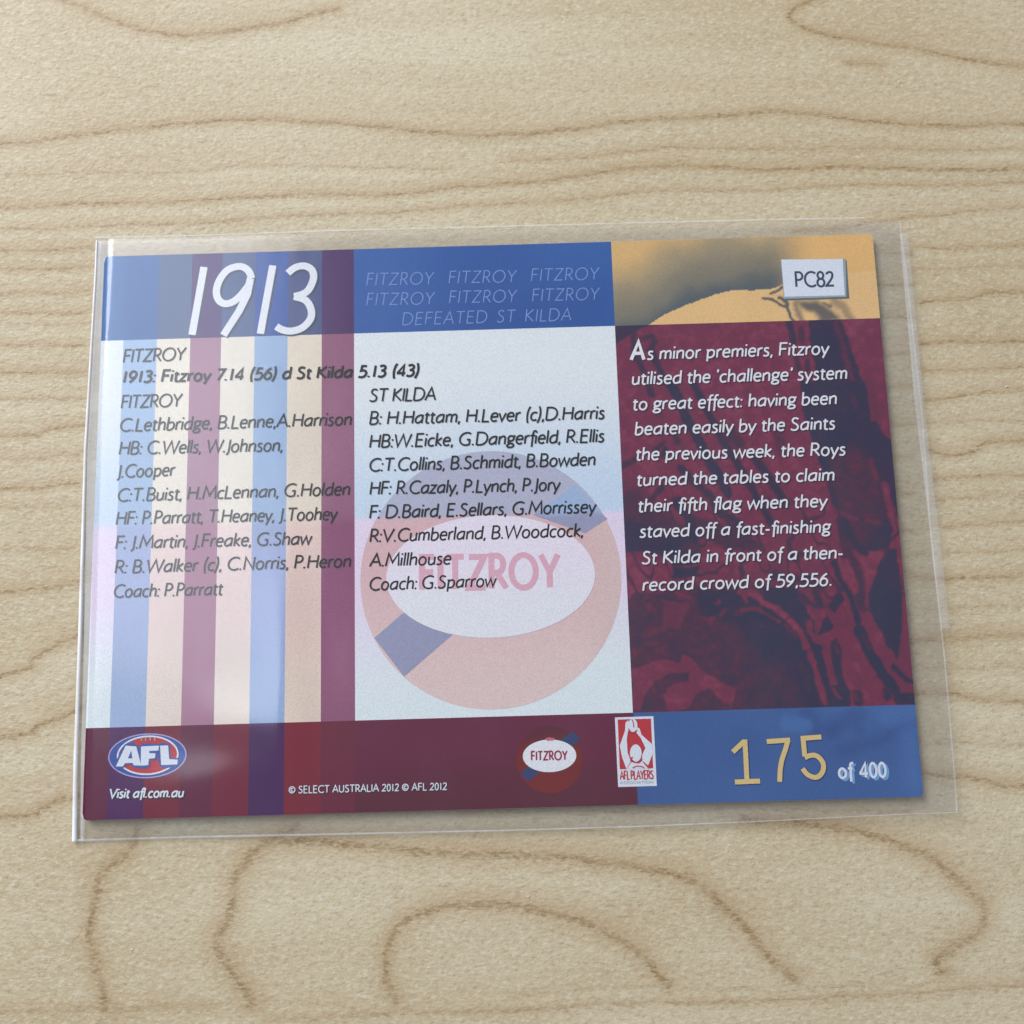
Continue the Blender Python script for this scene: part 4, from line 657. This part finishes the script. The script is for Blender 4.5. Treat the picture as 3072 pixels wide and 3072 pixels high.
# club badge ----------------------------------------------------
bc, br, bo, borx, bory = BADGE
def paint_badge(u, v): return mixc(c3(118, 36, 36), c3(92, 36, 52), sstep(v, bc[1] + 0.05, bc[1] + br * 0.95) + .2 * (vnoise(u, v, 4, 95) - .5))
bd = disc_mesh('club_badge', bc[0], bc[1], br, br, paint_badge, 2, card)
for p in BADGE_SASH: flat_poly('sash', p, M_NAVY, 3, bd)
flat_poly('oval', ellipse(bo[0], bo[1], borx, bory), M_WHITE, 4, bd)
flat_poly('lacing', BADGE_LACE, M_PINK, 5, bd)
text_part('lettering', BADGE_TXT[0], M_DRED, 5, slant=0.0, weight=14, parent=bd, track=6)

# players' association logo ------------------------------------
pl = flat_poly('players_logo', PL_RECT, M_ICE, 3, card)
flat_poly('red_field', PL_RED, M_RED, 4, pl)
for p in PL_WHITE: flat_poly('figure_limb', p, M_ICE, 5, pl)
flat_poly('figure_ball', PL_BALL, M_ICE, 6, pl)
stroke_part('figure_lines', PL_MARK, M_RED, 8, 0.010, pl)
stroke_part('figure_head_edge', [PL_HEAD], M_RED, 6, 0.016, pl, closed=True)
flat_poly('figure_head', PL_HEAD, M_ICE, 7, pl)
text_part('lettering', PLAYERS[0], M_RED, 5, slant=0.0, weight=13, parent=pl, track=1, space=14)
text_part('small_lettering', ASSOC[0], M_GREY, 5, slant=0.0, weight=9, parent=pl, track=6)

# ---------------------------------------------------------------- the clear sleeve
sleeve = bpy.data.objects.new('card_sleeve', None); col.objects.link(sleeve)
sleeve['label'] = 'clear soft plastic sleeve with bright welded edges around the printed card'
sleeve['category'] = 'card sleeve'
def resample(pts, n):
    p = np.array(pts); d = np.concatenate([[0], np.cumsum(np.hypot(*np.diff(p, axis=0).T))]); s = np.linspace(0, d[-1], n)
    return np.stack([np.interp(s, d, p[:, 0]), np.interp(s, d, p[:, 1])], -1)
NU, NV = 150, 110
def coons(Lp, Rp, Tp, Bp):
    T_, B_ = resample(Tp, NU), resample(Bp, NU); L_, R_ = resample(Lp, NV), resample(Rp, NV)
    s = np.linspace(0, 1, NU)[None, :, None]; t = np.linspace(0, 1, NV)[:, None, None]
    P = (1 - t) * T_[None] + t * B_[None] + (1 - s) * L_[:, None] + s * R_[:, None] - ((1 - s) * (1 - t) * T_[0] + s * (1 - t) * T_[-1] + (1 - s) * t * B_[0] + s * t * B_[-1])
    return P.reshape(-1, 2)
P = coons(SLEEVE_L, SLEEVE_R, SLEEVE_T, SLEEVE_B)
idx = np.arange(NU * NV).reshape(NV, NU)
FF = np.stack([idx[:-1, :-1], idx[1:, :-1], idx[1:, 1:], idx[:-1, 1:]], -1).reshape(-1, 4)
ss = np.tile(np.linspace(0, 1, NU), NV); tt = np.repeat(np.linspace(0, 1, NV), NU)
edge = np.minimum(np.minimum(ss / 0.022, (1 - ss) / 0.045), np.minimum((1 - tt) / 0.03, 1.0)); edge = np.clip(edge, 0, 1); edge = edge * edge * (3 - 2 * edge)
u, v = P[:, 0], P[:, 1]
lift = 0.022 + 0.050 * np.clip((u + 4) / 9, 0, 1) ** 2
zf = ZC + 0.018 + 0.010 * vnoise(u, v, 0.55, 101)
# ridge where the film bulges, and a crease near the lower left
def ridge(uc, vc, lu, lv, h, rot=0.0):
    a = (u - uc) * math.cos(rot) + (v - vc) * math.sin(rot); b = -(u - uc) * math.sin(rot) + (v - vc) * math.cos(rot)
    return h * np.exp(-(a / lu) ** 2 - (b / lv) ** 2)
zf = zf + ridge(-2.35, -2.2, 0.24, 1.1, 0.052) + ridge(-3.0, -2.8, 0.8, 0.30, 0.020, 0.2) + ridge(-2.7, -2.2, 0.5, 0.35, 0.020, -0.3) + ridge(0.2, 2.6, 0.9, 0.25, 0.008, 0.1) + ridge(-1.2, -1.6, 0.5, 0.7, 0.006, 0.4) + ridge(-4.25, 2.3, 0.35, 0.8, 0.006) + ridge(3.7, 0.5, 0.5, 1.6, 0.02, -0.15)
zfront = lift * (1 - edge) + zf * edge + 0.004
mesh_obj('front_film', np.column_stack([P, zfront]), FF, film_material('clear_film', 0.009, 1.0, 0.15), sleeve, smooth=True)
zb = np.minimum(lift * (1 - edge) + (ZC - 0.05) * edge, ZC - 0.040)
mesh_obj('back_film', np.column_stack([P, zb]), FF, film_material('clear_film_back', 0.06, 0.6, 0.25, 0.965), sleeve, smooth=True)

def bead(name, pts, w, z0, z1, mat, h=0.012):
    p = resample(pts, 60); d = np.gradient(p, axis=0); d /= np.linalg.norm(d, axis=1)[:, None]; nr = np.stack([-d[:, 1], d[:, 0]], -1)
    vs = []; prof = [(-.5, 0), (-.3, .8), (0, 1), (.3, .8), (.5, 0)]
    zz = np.interp(np.linspace(0, 1, 60), [0, 1], [z0, z1])
    for i in range(60):
        ww = w[0] + (w[1] - w[0]) * i / 59 if isinstance(w, tuple) else w
        for a, b in prof: vs.append((*(p[i] + nr[i] * ww * a), zz[i] + h * b))
    f = [(i * 5 + k, i * 5 + k + 1, i * 5 + 6 + k, i * 5 + 5 + k) for i in range(59) for k in range(4)]
    return mesh_obj(name, vs, f, mat, sleeve, smooth=True)
lf = lambda uu: 0.022 + 0.050 * max(0, (uu + 4) / 9) ** 2
M_SEAM = seam_material('welded_edge', 0.9, (0.97, 0.98, 1.0)); M_SEAM2 = seam_material('thin_edge', 0.27); M_SEAM4 = seam_material('faint_edge', 0.20); M_SEAM3 = seam_material('soft_edge', 0.22, (0.85, 0.87, 0.9), 0.3)
M_MILK = seam_material('milky_margin', 0.34, (0.95, 0.96, 0.95), 0.25)
off = [(x + 0.085, y - 0.0) for x, y in SLEEVE_L]
bead('left_margin', off, (0.17, 0.04), 0.035, 0.035, M_MILK, 0.004)
bead('left_seam', SLEEVE_L, (0.03, 0.055), 0.03, 0.03, M_SEAM, 0.02)
bead('bottom_seam', SLEEVE_B, (0.034, 0.008), lf(-4.5), lf(5), M_SEAM2)
bead('top_edge', SLEEVE_T[:-1], 0.03, lf(-4.5) + .09, lf(4) + .09, M_SEAM2)
bead('right_seam', SLEEVE_R, 0.022, lf(4.6), lf(4.6), M_SEAM4)
bead('inner_right_seam', SLEEVE_R2, 0.10, lf(4.6) + .01, lf(4.6) + .01, M_SEAM3, 0.008)

# ---------------------------------------------------------------- dust lying on the table and the sleeve
M_DUST = print_material('pale_dust', 0.8, (0.80, 0.78, 0.72), 0.2)
dr = np.random.RandomState(23); bm = bmesh.new()
for k in range(90):
    if True:
        px, py = dr.uniform(-6.2, 6.6), dr.uniform(-5.6, 6.4); pz = 0.004; R0 = dr.uniform(0.004, 0.011)
        if -4.9 < px < 5.2 and -3.5 < py < 3.6: continue
    a0 = dr.uniform(0, 6.28); st = dr.uniform(1, 2.6); ring = []
    for q in range(6):
        a = q * math.pi / 3; rr = R0 * dr.uniform(.6, 1.2); x = rr * st * math.cos(a); y = rr * math.sin(a)
        ring.append(bm.verts.new((px + x * math.cos(a0) - y * math.sin(a0), py + x * math.sin(a0) + y * math.cos(a0), pz)))
    tip = bm.verts.new((px, py, pz + R0 * .7))
    for q in range(6): bm.faces.new((ring[q], ring[(q + 1) % 6], tip))
me = bpy.data.meshes.new('dust'); bm.to_mesh(me); bm.free(); me.materials.append(M_DUST)
dust = bpy.data.objects.new('dust', me); col.objects.link(dust)
dust['kind'] = 'stuff'; dust['label'] = 'pale dust specks scattered over the wooden tabletop'; dust['category'] = 'dust'
